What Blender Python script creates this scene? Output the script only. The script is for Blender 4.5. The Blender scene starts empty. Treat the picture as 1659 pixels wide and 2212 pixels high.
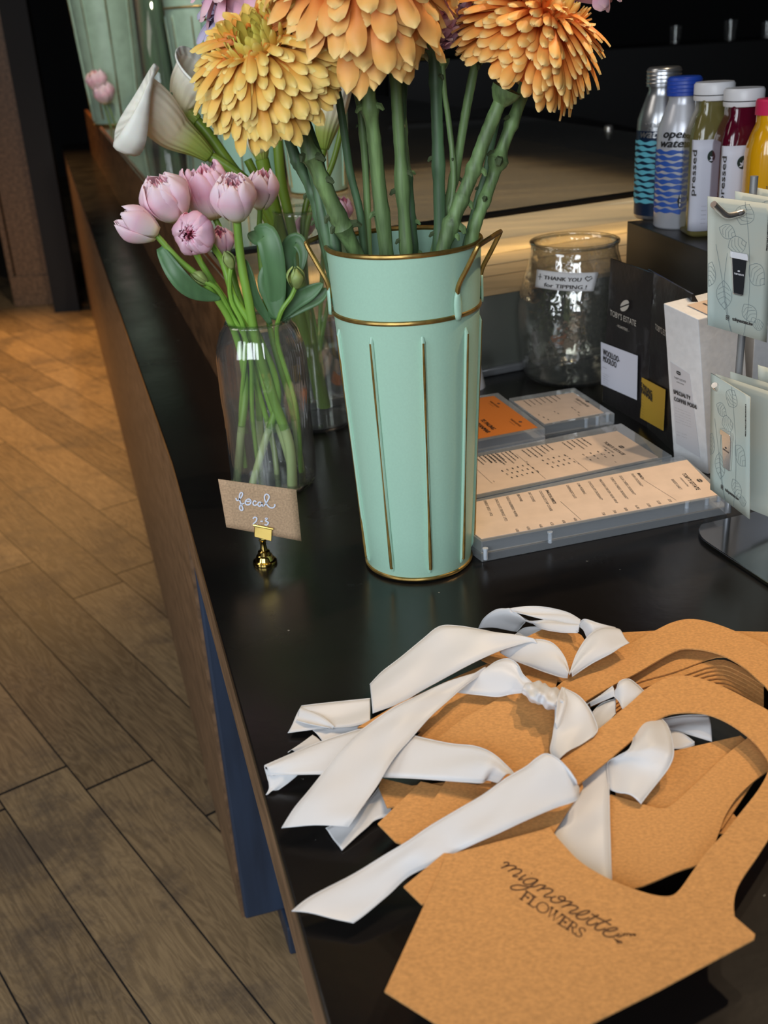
import bpy, bmesh, math, random
from mathutils import Vector, Matrix
V = Vector
R_ = math.radians
TAU = math.tau
random.seed(7)
SC = bpy.context.scene
COL = SC.collection

# ------------------------------------------------------------------ camera
TOP = 0.80            # counter top above the floor
H = 0.486             # camera above the counter top
FPX, CX, CY = 2350.0, 829.5, 1106.0
TH, RO = R_(24.2), R_(3.6)
FW = V((0, math.cos(TH), -math.sin(TH)))
R0 = V((1, 0, 0)); U0 = R0.cross(FW)
CR = math.cos(RO) * R0 - math.sin(RO) * U0
CU = math.sin(RO) * R0 + math.cos(RO) * U0
EYE = V((0, 0, TOP + H))
cd = bpy.data.cameras.new('camera'); cam = bpy.data.objects.new('camera', cd); COL.objects.link(cam)
m3 = Matrix((CR, CU, -FW)).transposed()
cam.matrix_world = Matrix.Translation(EYE) @ m3.to_4x4()
cd.sensor_fit = 'HORIZONTAL'; cd.sensor_width = 36.0; cd.lens = 36.0 * FPX / 1659.0
cd.clip_start = 0.02
cd.dof.use_dof = True; cd.dof.focus_distance = 0.98; cd.dof.aperture_fstop = 13.0
SC.camera = cam

# ------------------------------------------------------------------ light and exposure
SC.view_settings.view_transform = 'Standard'; SC.view_settings.look = 'None'
SC.view_settings.gamma = 1.0; SC.view_settings.exposure = 0.0
SC.view_settings.use_curve_mapping = False
w = bpy.data.worlds.new('world'); SC.world = w; w.use_nodes = True
w.node_tree.nodes['Background'].inputs[0].default_value = (0.60, 0.62, 0.68, 1)
w.node_tree.nodes['Background'].inputs[1].default_value = 0.10

def area(name, loc, target, sx, sy, power, color, spread=180):
    l = bpy.data.lights.new(name, 'AREA'); l.shape = 'RECTANGLE'; l.size = sx; l.size_y = sy
    l.energy = power; l.color = color; l.spread = R_(spread)
    o = bpy.data.objects.new(name, l); COL.objects.link(o); o.location = loc
    o.rotation_euler = (V(target) - V(loc)).to_track_quat('-Z', 'Y').to_euler()
    return o
def spot(name, loc, target, power, color, angle, blend=.5, rad=.04):
    l = bpy.data.lights.new(name, 'SPOT'); l.energy = power; l.color = color
    l.spot_size = R_(angle); l.spot_blend = blend; l.shadow_soft_size = rad
    o = bpy.data.objects.new(name, l); COL.objects.link(o); o.location = loc
    o.rotation_euler = (V(target) - V(loc)).to_track_quat('-Z', 'Y').to_euler()
    return o
# shop windows behind and to the left of the photographer (three panes of daylight)
area('window_daylight', (-1.15, -1.7, 2.05), (0.0, 1.2, 0.9), 0.75, 1.6, 32, (.86, .93, 1.0))
area('window_daylight', (-0.20, -1.9, 2.05), (0.1, 1.2, 0.9), 0.75, 1.6, 30, (.86, .93, 1.0))
area('window_daylight', (-2.30, -0.9, 1.90), (0.0, 1.2, 0.9), 0.75, 1.6, 26, (.86, .93, 1.0))
# warm ceiling track and floor lamps, with added fill lamps
spot('track_or_fill_lamp', (1.30, 1.45, 2.75), (0.26, 0.70, 0.80), 105, (1.0, .72, .44), 30, .7, .03)
spot('track_or_fill_lamp', (0.75, 1.25, 2.75), (0.12, 1.0, 1.10), 52, (1.0, .76, .50), 34, .7, .03)
spot('floor_lamp_light', (-1.9, 5.6, 2.9), (-1.75, 4.3, 0.0), 460, (1.0, .54, .18), 60, .8, .06)
spot('floor_lamp_light', (-1.5, 1.7, 2.9), (-1.0, 1.9, 0.0), 30, (1.0, .56, .34), 15, .8, .05)
spot('track_or_fill_lamp', (-0.3, 2.6, 2.8), (-0.75, 4.0, 1.2), 95, (1.0, .86, .68), 46, .8, .05)  # added unseen lamp that brightens the far mint buckets
area('floor_fill', (-1.9, 1.6, 2.9), (-0.9, 1.7, 0), .9, 1.8, 13, (1.0, .92, .82))  # added unseen panel that fills light onto the floor planks

# ------------------------------------------------------------------ helpers
def P(u, v, h=0.0):
    """point seen at photo pixel (u, v) on the horizontal plane h above the counter top"""
    d = (u - CX) / FPX * CR - (v - CY) / FPX * CU + FW
    return EYE + d * ((h - H) / d.z)
def PY(u, v, y):
    d = (u - CX) / FPX * CR - (v - CY) / FPX * CU + FW
    return EYE + d * (y / d.y)
def proj(p):
    q = V(p) - EYE; w_ = q.dot(FW)
    return CX + FPX * q.dot(CR) / w_, CY - FPX * q.dot(CU) / w_
def hgt(b, v):
    """height above the counter at which the vertical over b reaches photo row v"""
    lo, hi = -1.5, 1.5
    for _ in range(50):
        mid = (lo + hi) / 2
        if proj((b[0], b[1], TOP + mid))[1] > v: lo = mid
        else: hi = mid
    return lo
def cr(pts, n=6, closed=False):
    """Catmull-Rom through tuples of floats"""
    out = []; L = len(pts)
    if L < 3: n2 = n
    segs = L if closed else L - 1
    for i in range(segs):
        g = lambda k: pts[k % L] if closed else pts[min(max(k, 0), L - 1)]
        p0, p1, p2, p3 = g(i - 1), g(i), g(i + 1), g(i + 2)
        for j in range(n):
            t = j / n
            out.append(tuple(.5 * (2 * b + (c - a) * t + (2 * a - 5 * b + 4 * c - d) * t * t + (3 * b - a - 3 * c + d) * t ** 3)
                             for a, b, c, d in zip(p0, p1, p2, p3)))
    if not closed: out.append(tuple(pts[-1]))
    return out
class MB:
    def __init__(s): s.v = []; s.f = []; s.uv = {}; s.mi = {}
    def add(s, verts, faces, uvs=None, mi=0):
        o = len(s.v); s.v += [V(x) for x in verts]
        for k, f in enumerate(faces):
            i = len(s.f); s.f.append(tuple(o + a for a in f))
            if uvs: s.uv[i] = [uvs[a] for a in f]
            if mi: s.mi[i] = mi
    def grid(s, rows, closed=False, uvf=None, mi=0, cap0=False, cap1=False):
        nr = len(rows); nc = len(rows[0]); vs = [p for r in rows for p in r]; fs = []
        for i in range(nr - 1):
            for j in range(nc if closed else nc - 1):
                a = i * nc + j; b = i * nc + (j + 1) % nc
                fs.append((a, b, b + nc, a + nc))
        if cap0: fs.append(tuple(range(nc))[::-1])
        if cap1: fs.append(tuple((nr - 1) * nc + j for j in range(nc)))
        uvs = None
        if uvf is None: uvs = [(j / max(1, nc - 1), i / max(1, nr - 1)) for i in range(nr) for j in range(nc)]
        else: uvs = [uvf(i / max(1, nr - 1), j / max(1, nc - 1)) for i in range(nr) for j in range(nc)]
        s.add(vs, fs, uvs, mi)
    def tube(s, pts, rad, n=10, cap=True, mi=0, closed=False):
        pts = [V(p) for p in pts]; L = len(pts); rows = []; ref = None
        for i, p in enumerate(pts):
            if closed: t = (pts[(i + 1) % L] - pts[i - 1])
            else: t = pts[min(i + 1, L - 1)] - pts[max(i - 1, 0)]
            t.normalize()
            if ref is None:
                ref = t.orthogonal().normalized()
            ref = (ref - t * ref.dot(t)).normalized(); b = t.cross(ref)
            r = rad[i] if isinstance(rad, (list, tuple)) else rad
            rows.append([p + r * (math.cos(TAU * k / n) * ref + math.sin(TAU * k / n) * b) for k in range(n)])
        if closed: rows.append(rows[0])
        s.grid(rows, closed=True, cap0=cap and not closed, cap1=cap and not closed, mi=mi)
    def lathe(s, c, prof, n=48, mi=0, capb=False, capt=False, sq=0.0, ax=None, rot=0):
        """prof = [(r, z)], c = base centre; sq > 0 squares the section"""
        rows = []
        for r, z in prof:
            row = []
            for k in range(n):
                a = TAU * k / n; q = 1.0
                if sq:
                    q = 1 / (abs(math.cos(a)) ** (2 + sq * 6) + abs(math.sin(a)) ** (2 + sq * 6)) ** (1 / (2 + sq * 6))
                x, y = r * q * math.cos(a + rot), r * q * math.sin(a + rot)
                row.append(V(c) + V((x, y, z)))
            rows.append(row)
        s.grid(rows, closed=True, cap0=capb, cap1=capt, mi=mi)
    def hexa(s, c, mi=0):
        """8 corners: bottom ring 0-3, top ring 4-7"""
        s.add(c, [(3, 2, 1, 0), (4, 5, 6, 7), (0, 1, 5, 4), (1, 2, 6, 5), (2, 3, 7, 6), (3, 0, 4, 7)],
              [(0, 0), (1, 0), (1, 1), (0, 1), (0, 0), (1, 0), (1, 1), (0, 1)], mi)
    def prism(s, pts, z0, z1, mi=0):
        """vertical prism over an xy outline"""
        n = len(pts)
        vs = [V((p[0], p[1], z0)) for p in pts] + [V((p[0], p[1], z1)) for p in pts]
        fs = [tuple(range(n))[::-1], tuple(range(n, 2 * n))] + [(i, (i + 1) % n, n + (i + 1) % n, n + i) for i in range(n)]
        s.add(vs, fs, [(p[0], p[1]) for p in pts] * 2, mi)
    def box(s, o, ex, ey, ez, mi=0):
        o, ex, ey, ez = V(o), V(ex), V(ey), V(ez)
        s.hexa([o, o + ex, o + ex + ey, o + ey, o + ez, o + ex + ez, o + ex + ey + ez, o + ey + ez], mi)
    def build(s, name, mats, parent=None, smooth=True, ang=40, bevel=0, sub=0, thick=0, offset=0):
        me = bpy.data.meshes.new(name)
        L = parent_loc(parent)
        me.from_pydata([tuple(x - L) for x in s.v], [], s.f)
        uvl = me.uv_layers.new(name='UVMap')
        for i, p in enumerate(me.polygons):
            u = s.uv.get(i)
            if u:
                for k, li in enumerate(p.loop_indices): uvl.data[li].uv = u[k]
            p.material_index = s.mi.get(i, 0)
            p.use_smooth = smooth
        if not isinstance(mats, (list, tuple)): mats = [mats]
        for m in mats: me.materials.append(m)
        bm = bmesh.new(); bm.from_mesh(me)
        bmesh.ops.remove_doubles(bm, verts=bm.verts, dist=1e-6)
        bmesh.ops.recalc_face_normals(bm, faces=bm.faces)
        if smooth and ang:
            for e in bm.edges:
                if len(e.link_faces) == 2 and e.calc_face_angle(0) > R_(ang): e.smooth = False
        bm.to_mesh(me); bm.free()
        o = bpy.data.objects.new(name, me); COL.objects.link(o)
        if parent: o.parent = parent
        if thick:
            md = o.modifiers.new('solid', 'SOLIDIFY'); md.thickness = thick; md.offset = offset
        if bevel:
            md = o.modifiers.new('bevel', 'BEVEL'); md.width = bevel; md.segments = 2; md.limit_method = 'ANGLE'
        if sub:
            md = o.modifiers.new('sub', 'SUBSURF'); md.levels = sub; md.render_levels = sub
        return o
def parent_loc(p):
    L = V((0, 0, 0))
    while p is not None: L = L + p.location; p = p.parent
    return L
def tag(o, label, cat, group=None):
    o['label'] = label; o['category'] = cat
    if group: o['group'] = group
    return o
def struct(o): o['kind'] = 'structure'; return o
def thing(name, label, cat, loc=(0, 0, 0), group=None):
    o = bpy.data.objects.new(name, None); COL.objects.link(o); o.empty_display_size = .02
    o.location = loc
    return tag(o, label, cat, group)

# ------------------------------------------------------------------ materials
def lin(c):
    return tuple(((x / 255) / 12.92 if x / 255 <= .04045 else (((x / 255) + .055) / 1.055) ** 2.4) for x in c) + (1,)
def nodes(name):
    m = bpy.data.materials.new(name); m.use_nodes = True; nt = m.node_tree
    return m, nt, nt.nodes['Principled BSDF']
def mat(name, c, rough=.5, metal=0, spec=.5, var=.0, vs=30, bump=0, bs=200, coat=0, sheen=0, trans=0, sss=0, emit=0, stretch=None, c2=None, aniso=0):
    m, nt, b = nodes(name); N = nt.nodes; L = nt.links
    b.inputs['Base Color'].default_value = lin(c); b.inputs['Roughness'].default_value = rough
    b.inputs['Metallic'].default_value = metal; b.inputs['Specular IOR Level'].default_value = spec
    b.inputs['Coat Weight'].default_value = coat; b.inputs['Sheen Weight'].default_value = sheen
    b.inputs['Transmission Weight'].default_value = trans; b.inputs['Anisotropic'].default_value = aniso
    if sss: b.inputs['Subsurface Weight'].default_value = sss; b.inputs['Subsurface Scale'].default_value = .01
    if emit: b.inputs['Emission Color'].default_value = lin(c); b.inputs['Emission Strength'].default_value = emit
    if var or bump:
        tc = N.new('ShaderNodeTexCoord'); mp = N.new('ShaderNodeMapping'); L.new(tc.outputs['Object'], mp.inputs[0])
        if stretch: mp.inputs['Scale'].default_value = stretch
    if var:
        n = N.new('ShaderNodeTexNoise'); n.inputs['Scale'].default_value = vs; n.inputs['Detail'].default_value = 6
        L.new(mp.outputs[0], n.inputs['Vector'])
        r = N.new('ShaderNodeValToRGB'); e = r.color_ramp.elements
        e[0].position = .3; e[1].position = .7
        c2_ = c2 or tuple(x * (1 - var) for x in c)
        e[0].color = lin(c2_); e[1].color = lin(tuple(min(255, x * (1 + (var * .5 if not c2 else 0))) for x in c))
        L.new(n.outputs[0], r.inputs[0]); L.new(r.outputs[0], b.inputs['Base Color'])
    if bump:
        n = N.new('ShaderNodeTexNoise'); n.inputs['Scale'].default_value = bs; n.inputs['Detail'].default_value = 4
        L.new(mp.outputs[0], n.inputs['Vector'])
        bp = N.new('ShaderNodeBump'); bp.inputs['Strength'].default_value = bump; bp.inputs['Distance'].default_value = .002
        L.new(n.outputs[0], bp.inputs['Height']); L.new(bp.outputs[0], b.inputs['Normal'])
    return m
def glass(name, tint=(1, 1, 1), ior=1.45, rough=.02, extra=0.0, bump=0, bs=40, milk=0, pwr=4.0):
    """thin clear glass: fresnel reflection over a clear pass-through"""
    m = bpy.data.materials.new(name); m.use_nodes = True; nt = m.node_tree; N = nt.nodes; L = nt.links
    N.remove(N['Principled BSDF']); out = N['Material Output']
    t = N.new('ShaderNodeBsdfTransparent'); t.inputs[0].default_value = tuple(tint) + (1,)
    g = N.new('ShaderNodeBsdfGlossy'); g.inputs['Roughness'].default_value = rough
    f = N.new('ShaderNodeLayerWeight'); f.inputs[0].default_value = .5
    pw = N.new('ShaderNodeMath'); pw.operation = 'POWER'; pw.inputs[1].default_value = pwr; L.new(f.outputs['Facing'], pw.inputs[0])
    f0 = ((ior - 1) / (ior + 1)) ** 2
    ml = N.new('ShaderNodeMath'); ml.operation = 'MULTIPLY_ADD'; ml.inputs[1].default_value = .8; ml.inputs[2].default_value = f0 + extra; L.new(pw.outputs[0], ml.inputs[0]); ml.use_clamp = True
    mx = N.new('ShaderNodeMixShader')
    L.new(ml.outputs[0], mx.inputs[0]); L.new(t.outputs[0], mx.inputs[1]); L.new(g.outputs[0], mx.inputs[2])
    if bump:
        tc = N.new('ShaderNodeTexCoord'); n = N.new('ShaderNodeTexNoise'); n.inputs['Scale'].default_value = bs
        L.new(tc.outputs['Object'], n.inputs['Vector']); bp = N.new('ShaderNodeBump'); bp.inputs['Strength'].default_value = bump
        bp.inputs['Distance'].default_value = .004
        L.new(n.outputs[0], bp.inputs['Height']); L.new(bp.outputs[0], g.inputs['Normal']); L.new(bp.outputs[0], f.inputs['Normal'])
    if milk:
        df = N.new('ShaderNodeBsdfDiffuse'); df.inputs[0].default_value = (.80, .84, .88, 1); m2 = N.new('ShaderNodeMixShader'); m2.inputs[0].default_value = milk
        L.new(mx.outputs[0], m2.inputs[1]); L.new(df.outputs[0], m2.inputs[2]); mx = m2
    L.new(mx.outputs[0], out.inputs[0]); return m
def realglass(name, c=(255, 255, 255), ior=1.45, bump=0, bs=30, rough=0.0):
    m, nt, b = nodes(name); b.inputs['Base Color'].default_value = lin(c); b.inputs['Transmission Weight'].default_value = 1
    b.inputs['Roughness'].default_value = rough; b.inputs['IOR'].default_value = ior
    if bump:
        N = nt.nodes; L = nt.links; tc = N.new('ShaderNodeTexCoord'); n = N.new('ShaderNodeTexNoise'); n.inputs['Scale'].default_value = bs
        n.inputs['Detail'].default_value = 1
        L.new(tc.outputs['Object'], n.inputs['Vector']); bp = N.new('ShaderNodeBump'); bp.inputs['Strength'].default_value = bump
        bp.inputs['Distance'].default_value = .01
        L.new(n.outputs[0], bp.inputs['Height']); L.new(bp.outputs[0], b.inputs['Normal'])
    return m
def petalmat(name, stops, rough=.5, axis='V', sss=.15, streak=.12, alt=None):
    """pigment runs from claw to tip along UV v; alt = (colour, amount) mixed by petal order along UV u"""
    m, nt, b = nodes(name); N = nt.nodes; L = nt.links
    uv = N.new('ShaderNodeUVMap'); uv.uv_map = 'UVMap'; sp = N.new('ShaderNodeSeparateXYZ'); L.new(uv.outputs[0], sp.inputs[0])
    r = N.new('ShaderNodeValToRGB'); e = r.color_ramp.elements
    while len(e) < len(stops): e.new(.5)
    for k, (p, c) in enumerate(stops): e[k].position = p; e[k].color = lin(c)
    L.new(sp.outputs[1], r.inputs[0]); col = r.outputs[0]
    tc = N.new('ShaderNodeTexCoord'); n = N.new('ShaderNodeTexNoise'); n.inputs['Scale'].default_value = 55; L.new(tc.outputs['Object'], n.inputs['Vector'])
    mx = N.new('ShaderNodeMix'); mx.data_type = 'RGBA'; mx.blend_type = 'MULTIPLY'; mx.inputs[0].default_value = streak * 2
    L.new(col, mx.inputs[6]); L.new(n.outputs[1], mx.inputs[7])
    mr = N.new('ShaderNodeMapRange'); mr.inputs[3].default_value = 1 - streak; mr.inputs[4].default_value = 1 + streak; L.new(n.outputs[0], mr.inputs[0])
    vm = N.new('ShaderNodeVectorMath'); vm.operation = 'SCALE'; L.new(col, vm.inputs[0]); L.new(mr.outputs[0], vm.inputs['Scale'])
    col = vm.outputs[0]
    if alt:
        r2 = N.new('ShaderNodeMapRange'); r2.inputs[1].default_value = alt[1]; r2.inputs[2].default_value = alt[2]; r2.inputs[3].default_value = 1; r2.inputs[4].default_value = 0
        L.new(sp.outputs[0], r2.inputs[0]); m2 = N.new('ShaderNodeMix'); m2.data_type = 'RGBA'
        L.new(r2.outputs[0], m2.inputs[0]); L.new(col, m2.inputs[6]); m2.inputs[7].default_value = lin(alt[0]); col = m2.outputs[2]
    L.new(col, b.inputs['Base Color']); b.inputs['Roughness'].default_value = rough
    b.inputs['Subsurface Weight'].default_value = sss; b.inputs['Subsurface Scale'].default_value = .004
    b.inputs['Specular IOR Level'].default_value = .3
    return m
def plankmat():
    m, nt, b = nodes('oak_planks'); N = nt.nodes; L = nt.links
    geo = N.new('ShaderNodeNewGeometry')
    def dot(v, off):
        d = N.new('ShaderNodeVectorMath'); d.operation = 'DOT_PRODUCT'; L.new(geo.outputs['Position'], d.inputs[0]); d.inputs[1].default_value = v
        a = N.new('ShaderNodeMath'); a.operation = 'ADD'; a.inputs[1].default_value = off; L.new(d.outputs['Value'], a.inputs[0]); return a.outputs[0]
    def M(op, a, b_=None, c=None):
        x = N.new('ShaderNodeMath'); x.operation = op
        for k, q in enumerate((a, b_, c)):
            if q is None: continue
            if isinstance(q, (int, float)): x.inputs[k].default_value = q
            else: L.new(q, x.inputs[k])
        return x.outputs[0]
    p = M('DIVIDE', dot((.816, .577, 0), -.340), .1385)
    q = dot((.577, -.816, 0), 0)
    row = M('FLOOR', p); fr = M('FRACT', p)
    wn = N.new('ShaderNodeTexWhiteNoise'); wn.noise_dimensions = '1D'; L.new(row, wn.inputs['W'])
    q2 = M('DIVIDE', M('ADD', q, M('MULTIPLY', wn.outputs[0], 3.1)), 1.25)
    cell = M('FLOOR', q2); fq = M('FRACT', q2)
    wn2 = N.new('ShaderNodeTexWhiteNoise'); wn2.noise_dimensions = '2D'; cv = N.new('ShaderNodeCombineXYZ'); L.new(row, cv.inputs[0]); L.new(cell, cv.inputs[1]); L.new(cv.outputs[0], wn2.inputs['Vector'])
    # grain along the boards
    gv = N.new('ShaderNodeCombineXYZ'); L.new(M('MULTIPLY', p, 1.6), gv.inputs[0]); L.new(M('MULTIPLY', q, 1.3), gv.inputs[1]); L.new(M('MULTIPLY', wn2.outputs[0], 20), gv.inputs[2])
    n1 = N.new('ShaderNodeTexNoise'); n1.inputs['Scale'].default_value = 2.2; n1.inputs['Detail'].default_value = 7; n1.inputs['Distortion'].default_value = 1.2; L.new(gv.outputs[0], n1.inputs['Vector'])
    gv2 = N.new('ShaderNodeCombineXYZ'); L.new(M('MULTIPLY', p, 22), gv2.inputs[0]); L.new(M('MULTIPLY', q, 9), gv2.inputs[1])
    n2 = N.new('ShaderNodeTexNoise'); n2.inputs['Scale'].default_value = 1.0; n2.inputs['Detail'].default_value = 5; L.new(gv2.outputs[0], n2.inputs['Vector'])
    wv = N.new('ShaderNodeMath'); wv.operation = 'SINE'; L.new(M('MULTIPLY', n1.outputs[0], 60), wv.inputs[0])
    val = M('ADD', M('MULTIPLY', n2.outputs[0], .45), M('MULTIPLY', M('ADD', wv.outputs[0], 1), .10))
    val = M('ADD', val, M('MULTIPLY', wn2.outputs[0], .34))
    r = N.new('ShaderNodeValToRGB'); e = r.color_ramp.elements; e[0].position = .15; e[0].color = lin((98, 80, 60)); e[1].position = .85; e[1].color = lin((178, 150, 112))
    L.new(val, r.inputs[0])
    # worn dark patches
    n3 = N.new('ShaderNodeTexNoise'); n3.inputs['Scale'].default_value = 2.4; n3.inputs['Detail'].default_value = 9; n3.inputs['Roughness'].default_value = .75; L.new(geo.outputs['Position'], n3.inputs['Vector'])
    mr = N.new('ShaderNodeMapRange'); mr.inputs[1].default_value = .50; mr.inputs[2].default_value = .60; mr.inputs[4].default_value = .60; L.new(n3.outputs[0], mr.inputs[0])
    mx = N.new('ShaderNodeMix'); mx.data_type = 'RGBA'; L.new(mr.outputs[0], mx.inputs[0]); L.new(r.outputs[0], mx.inputs[6]); mx.inputs[7].default_value = lin((84, 74, 68))
    seam = M('MINIMUM', M('GREATER_THAN', fr, .022), M('GREATER_THAN', fq, .005))
    m3_ = N.new('ShaderNodeMix'); m3_.data_type = 'RGBA'; L.new(seam, m3_.inputs[0]); m3_.inputs[6].default_value = lin((34, 32, 32)); L.new(mx.outputs[2], m3_.inputs[7])
    L.new(m3_.outputs[2], b.inputs['Base Color'])
    rr = N.new('ShaderNodeMapRange'); rr.inputs[3].default_value = .28; rr.inputs[4].default_value = .55; L.new(n2.outputs[0], rr.inputs[0]); L.new(rr.outputs[0], b.inputs['Roughness'])
    bp = N.new('ShaderNodeBump'); bp.inputs['Strength'].default_value = .25; bp.inputs['Distance'].default_value = .003
    L.new(M('ADD', val, M('MULTIPLY', seam, 1.5)), bp.inputs['Height']); L.new(bp.outputs[0], b.inputs['Normal'])
    return m
def counterblack():
    m, nt, b = nodes('black_lacquer'); N = nt.nodes; L = nt.links
    geo = N.new('ShaderNodeNewGeometry')
    b.inputs['Base Color'].default_value = lin((20, 18, 18))
    n = N.new('ShaderNodeTexNoise'); n.inputs['Scale'].default_value = 9; n.inputs['Detail'].default_value = 8; L.new(geo.outputs['Position'], n.inputs['Vector'])
    mr = N.new('ShaderNodeMapRange'); mr.inputs[3].default_value = .14; mr.inputs[4].default_value = .34; L.new(n.outputs[0], mr.inputs[0]); L.new(mr.outputs[0], b.inputs['Roughness'])
    vo = N.new('ShaderNodeTexVoronoi'); vo.inputs['Scale'].default_value = 38; L.new(geo.outputs['Position'], vo.inputs['Vector'])
    lt = N.new('ShaderNodeMath'); lt.operation = 'LESS_THAN'; lt.inputs[1].default_value = .045; L.new(vo.outputs['Distance'], lt.inputs[0])
    n2 = N.new('ShaderNodeTexNoise'); n2.inputs['Scale'].default_value = 260; L.new(geo.outputs['Position'], n2.inputs['Vector'])
    l2 = N.new('ShaderNodeMath'); l2.operation = 'GREATER_THAN'; l2.inputs[1].default_value = .55; L.new(n2.outputs[0], l2.inputs[0])
    mu = N.new('ShaderNodeMath'); mu.operation = 'MULTIPLY'; L.new(lt.outputs[0], mu.inputs[0]); L.new(l2.outputs[0], mu.inputs[1])
    mx = N.new('ShaderNodeMix'); mx.data_type = 'RGBA'; L.new(mu.outputs[0], mx.inputs[0]); mx.inputs[6].default_value = lin((20, 18, 18)); mx.inputs[7].default_value = lin((120, 118, 112)); L.new(mx.outputs[2], b.inputs['Base Color'])
    n3 = N.new('ShaderNodeTexNoise'); n3.inputs['Scale'].default_value = 60; n3.inputs['Detail'].default_value = 4; L.new(geo.outputs['Position'], n3.inputs['Vector'])
    bp = N.new('ShaderNodeBump'); bp.inputs['Strength'].default_value = .12; bp.inputs['Distance'].default_value = .001
    L.new(n3.outputs[0], bp.inputs['Height']); L.new(bp.outputs[0], b.inputs['Normal'])
    return m
M_floor = plankmat()
M_black = counterblack()
M_brown = mat('stained_wood', (124, 96, 72), .42, var=.25, vs=10, stretch=(6, .8, 6), bump=.1, bs=60)
M_brown_d = mat('dark_gloss_wood', (120, 86, 58), .24, var=.25, vs=8, stretch=(5, .8, 5), coat=.3)
M_navy = mat('navy_paint', (44, 58, 80), .42, var=.22, vs=14, stretch=(2, 2, .3), bump=.15, bs=50)
M_oak = mat('light_oak', (206, 172, 126), .62, var=.12, vs=6, stretch=(.7, 5, 5))
M_oakd = mat('case_floor_wood', (150, 126, 94), .5, var=.3, vs=5, stretch=(.5, 4, 4))
M_steel = mat('steel', (150, 152, 156), .34, metal=.5)
M_chrome = mat('chrome', (238, 234, 230), .20, metal=.9)
M_dsteel = mat('dark_case_front', (142, 146, 138), .22, metal=.6, bump=.03, bs=20)
M_wall = mat('charcoal_wall', (18, 19, 22), .7)
M_dark = mat('matt_black', (12, 12, 14), .55)
M_mint = mat('mint_enamel', (172, 212, 190), .34, var=.015, vs=500)
M_mintf = mat('aged_mint_metal', (160, 190, 172), .34, var=.06, vs=30)
M_gold = mat('gold_paint', (160, 130, 70), .34, metal=.75, var=.2, vs=90)
M_brass = mat('polished_brass', (214, 184, 104), .12, metal=1)
M_copper = mat('copper_trim', (176, 104, 64), .3, metal=.8)
M_kraft = mat('kraft_board', (204, 150, 92), .8, var=.10, vs=420, stretch=(1, 1.5, 1), bump=.05, bs=700, spec=.2)
M_kraft2 = mat('kraft_card', (196, 164, 132), .8, var=.12, vs=520, bump=.05, bs=500, spec=.2)
M_ink = mat('brown_ink', (84, 52, 26), .7)
M_print = mat('grey_print', (62, 58, 56), .7)
M_whitepen = mat('white_pen', (226, 232, 248), .6)
M_paper = mat('cream_paper', (210, 188, 170), .7, var=.03, vs=60)
M_white = mat('white_board', (226, 228, 232), .6, var=.03, vs=120, bump=.2, bs=140)
M_whites = mat('white_plastic', (232, 232, 236), .35)
M_orangep = mat('orange_paper', (214, 122, 44), .6)
M_acryl = glass('clear_acrylic', (.96, .97, .98), 1.49, .05, .04, milk=.19, pwr=3)
M_acrylf = mat('frosted_acrylic_edge', (196, 204, 214), .25, var=.2, vs=40)
M_glass = glass('clear_glass', (.99, .995, .99), 1.5, .03, .03, pwr=2.0, milk=.02)
M_caseglass = glass('case_glass', (.82, .84, .80), 1.5, .01, .02, milk=.03)
M_jar = glass('hammered_glass', (.96, .96, .92), 1.5, .05, .09, bump=.9, bs=42, pwr=2.2, milk=.02)
M_water = glass('water', (.97, .99, .96), 1.33, .02, .02, milk=.015)
M_stem = mat('green_stem', (112, 140, 88), .5, var=.34, vs=70, stretch=(2, 2, .12), bump=.3, bs=90)
M_stem2 = mat('dark_green_stem', (84, 114, 80), .5, var=.32, vs=70, stretch=(2, 2, .12), bump=.15, bs=90)
M_tstem = mat('fresh_green_stem', (134, 180, 72), .42, var=.18, vs=30, stretch=(1, 1, .3))
M_tstemw = mat('pale_stem_foot', (196, 212, 150), .45, var=.15, vs=30, stretch=(1, 1, .3))
M_leaf = mat('tulip_leaf', (92, 132, 88), .42, var=.2, vs=14, stretch=(3, 3, .6))
M_cstem = mat('calla_stem', (116, 144, 46), .38, var=.15, vs=18, stretch=(1, 1, .3))
M_scar = mat('cut_leaf_scar', (70, 84, 52), .7)
M_bud = mat('green_bud', (156, 176, 104), .5, var=.18, vs=60)
def satin():
    m, nt, b = nodes('white_satin'); N = nt.nodes; L = nt.links
    b.inputs['Base Color'].default_value = lin((216, 216, 218)); b.inputs['Roughness'].default_value = .40
    b.inputs['Sheen Weight'].default_value = .3; b.inputs['Specular IOR Level'].default_value = .45; b.inputs['Anisotropic'].default_value = .4
    uv = N.new('ShaderNodeUVMap'); mp = N.new('ShaderNodeMapping'); mp.inputs['Scale'].default_value = (60, 160, 1); L.new(uv.outputs[0], mp.inputs[0])
    wv = N.new('ShaderNodeTexWave'); wv.inputs['Scale'].default_value = 1; wv.inputs['Distortion'].default_value = 2; wv.bands_direction = 'DIAGONAL'; L.new(mp.outputs[0], wv.inputs['Vector'])
    bp = N.new('ShaderNodeBump'); bp.inputs['Strength'].default_value = .30; bp.inputs['Distance'].default_value = .0006
    L.new(wv.outputs[0], bp.inputs['Height']); L.new(bp.outputs[0], b.inputs['Normal'])
    return m
M_satin = satin()

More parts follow.
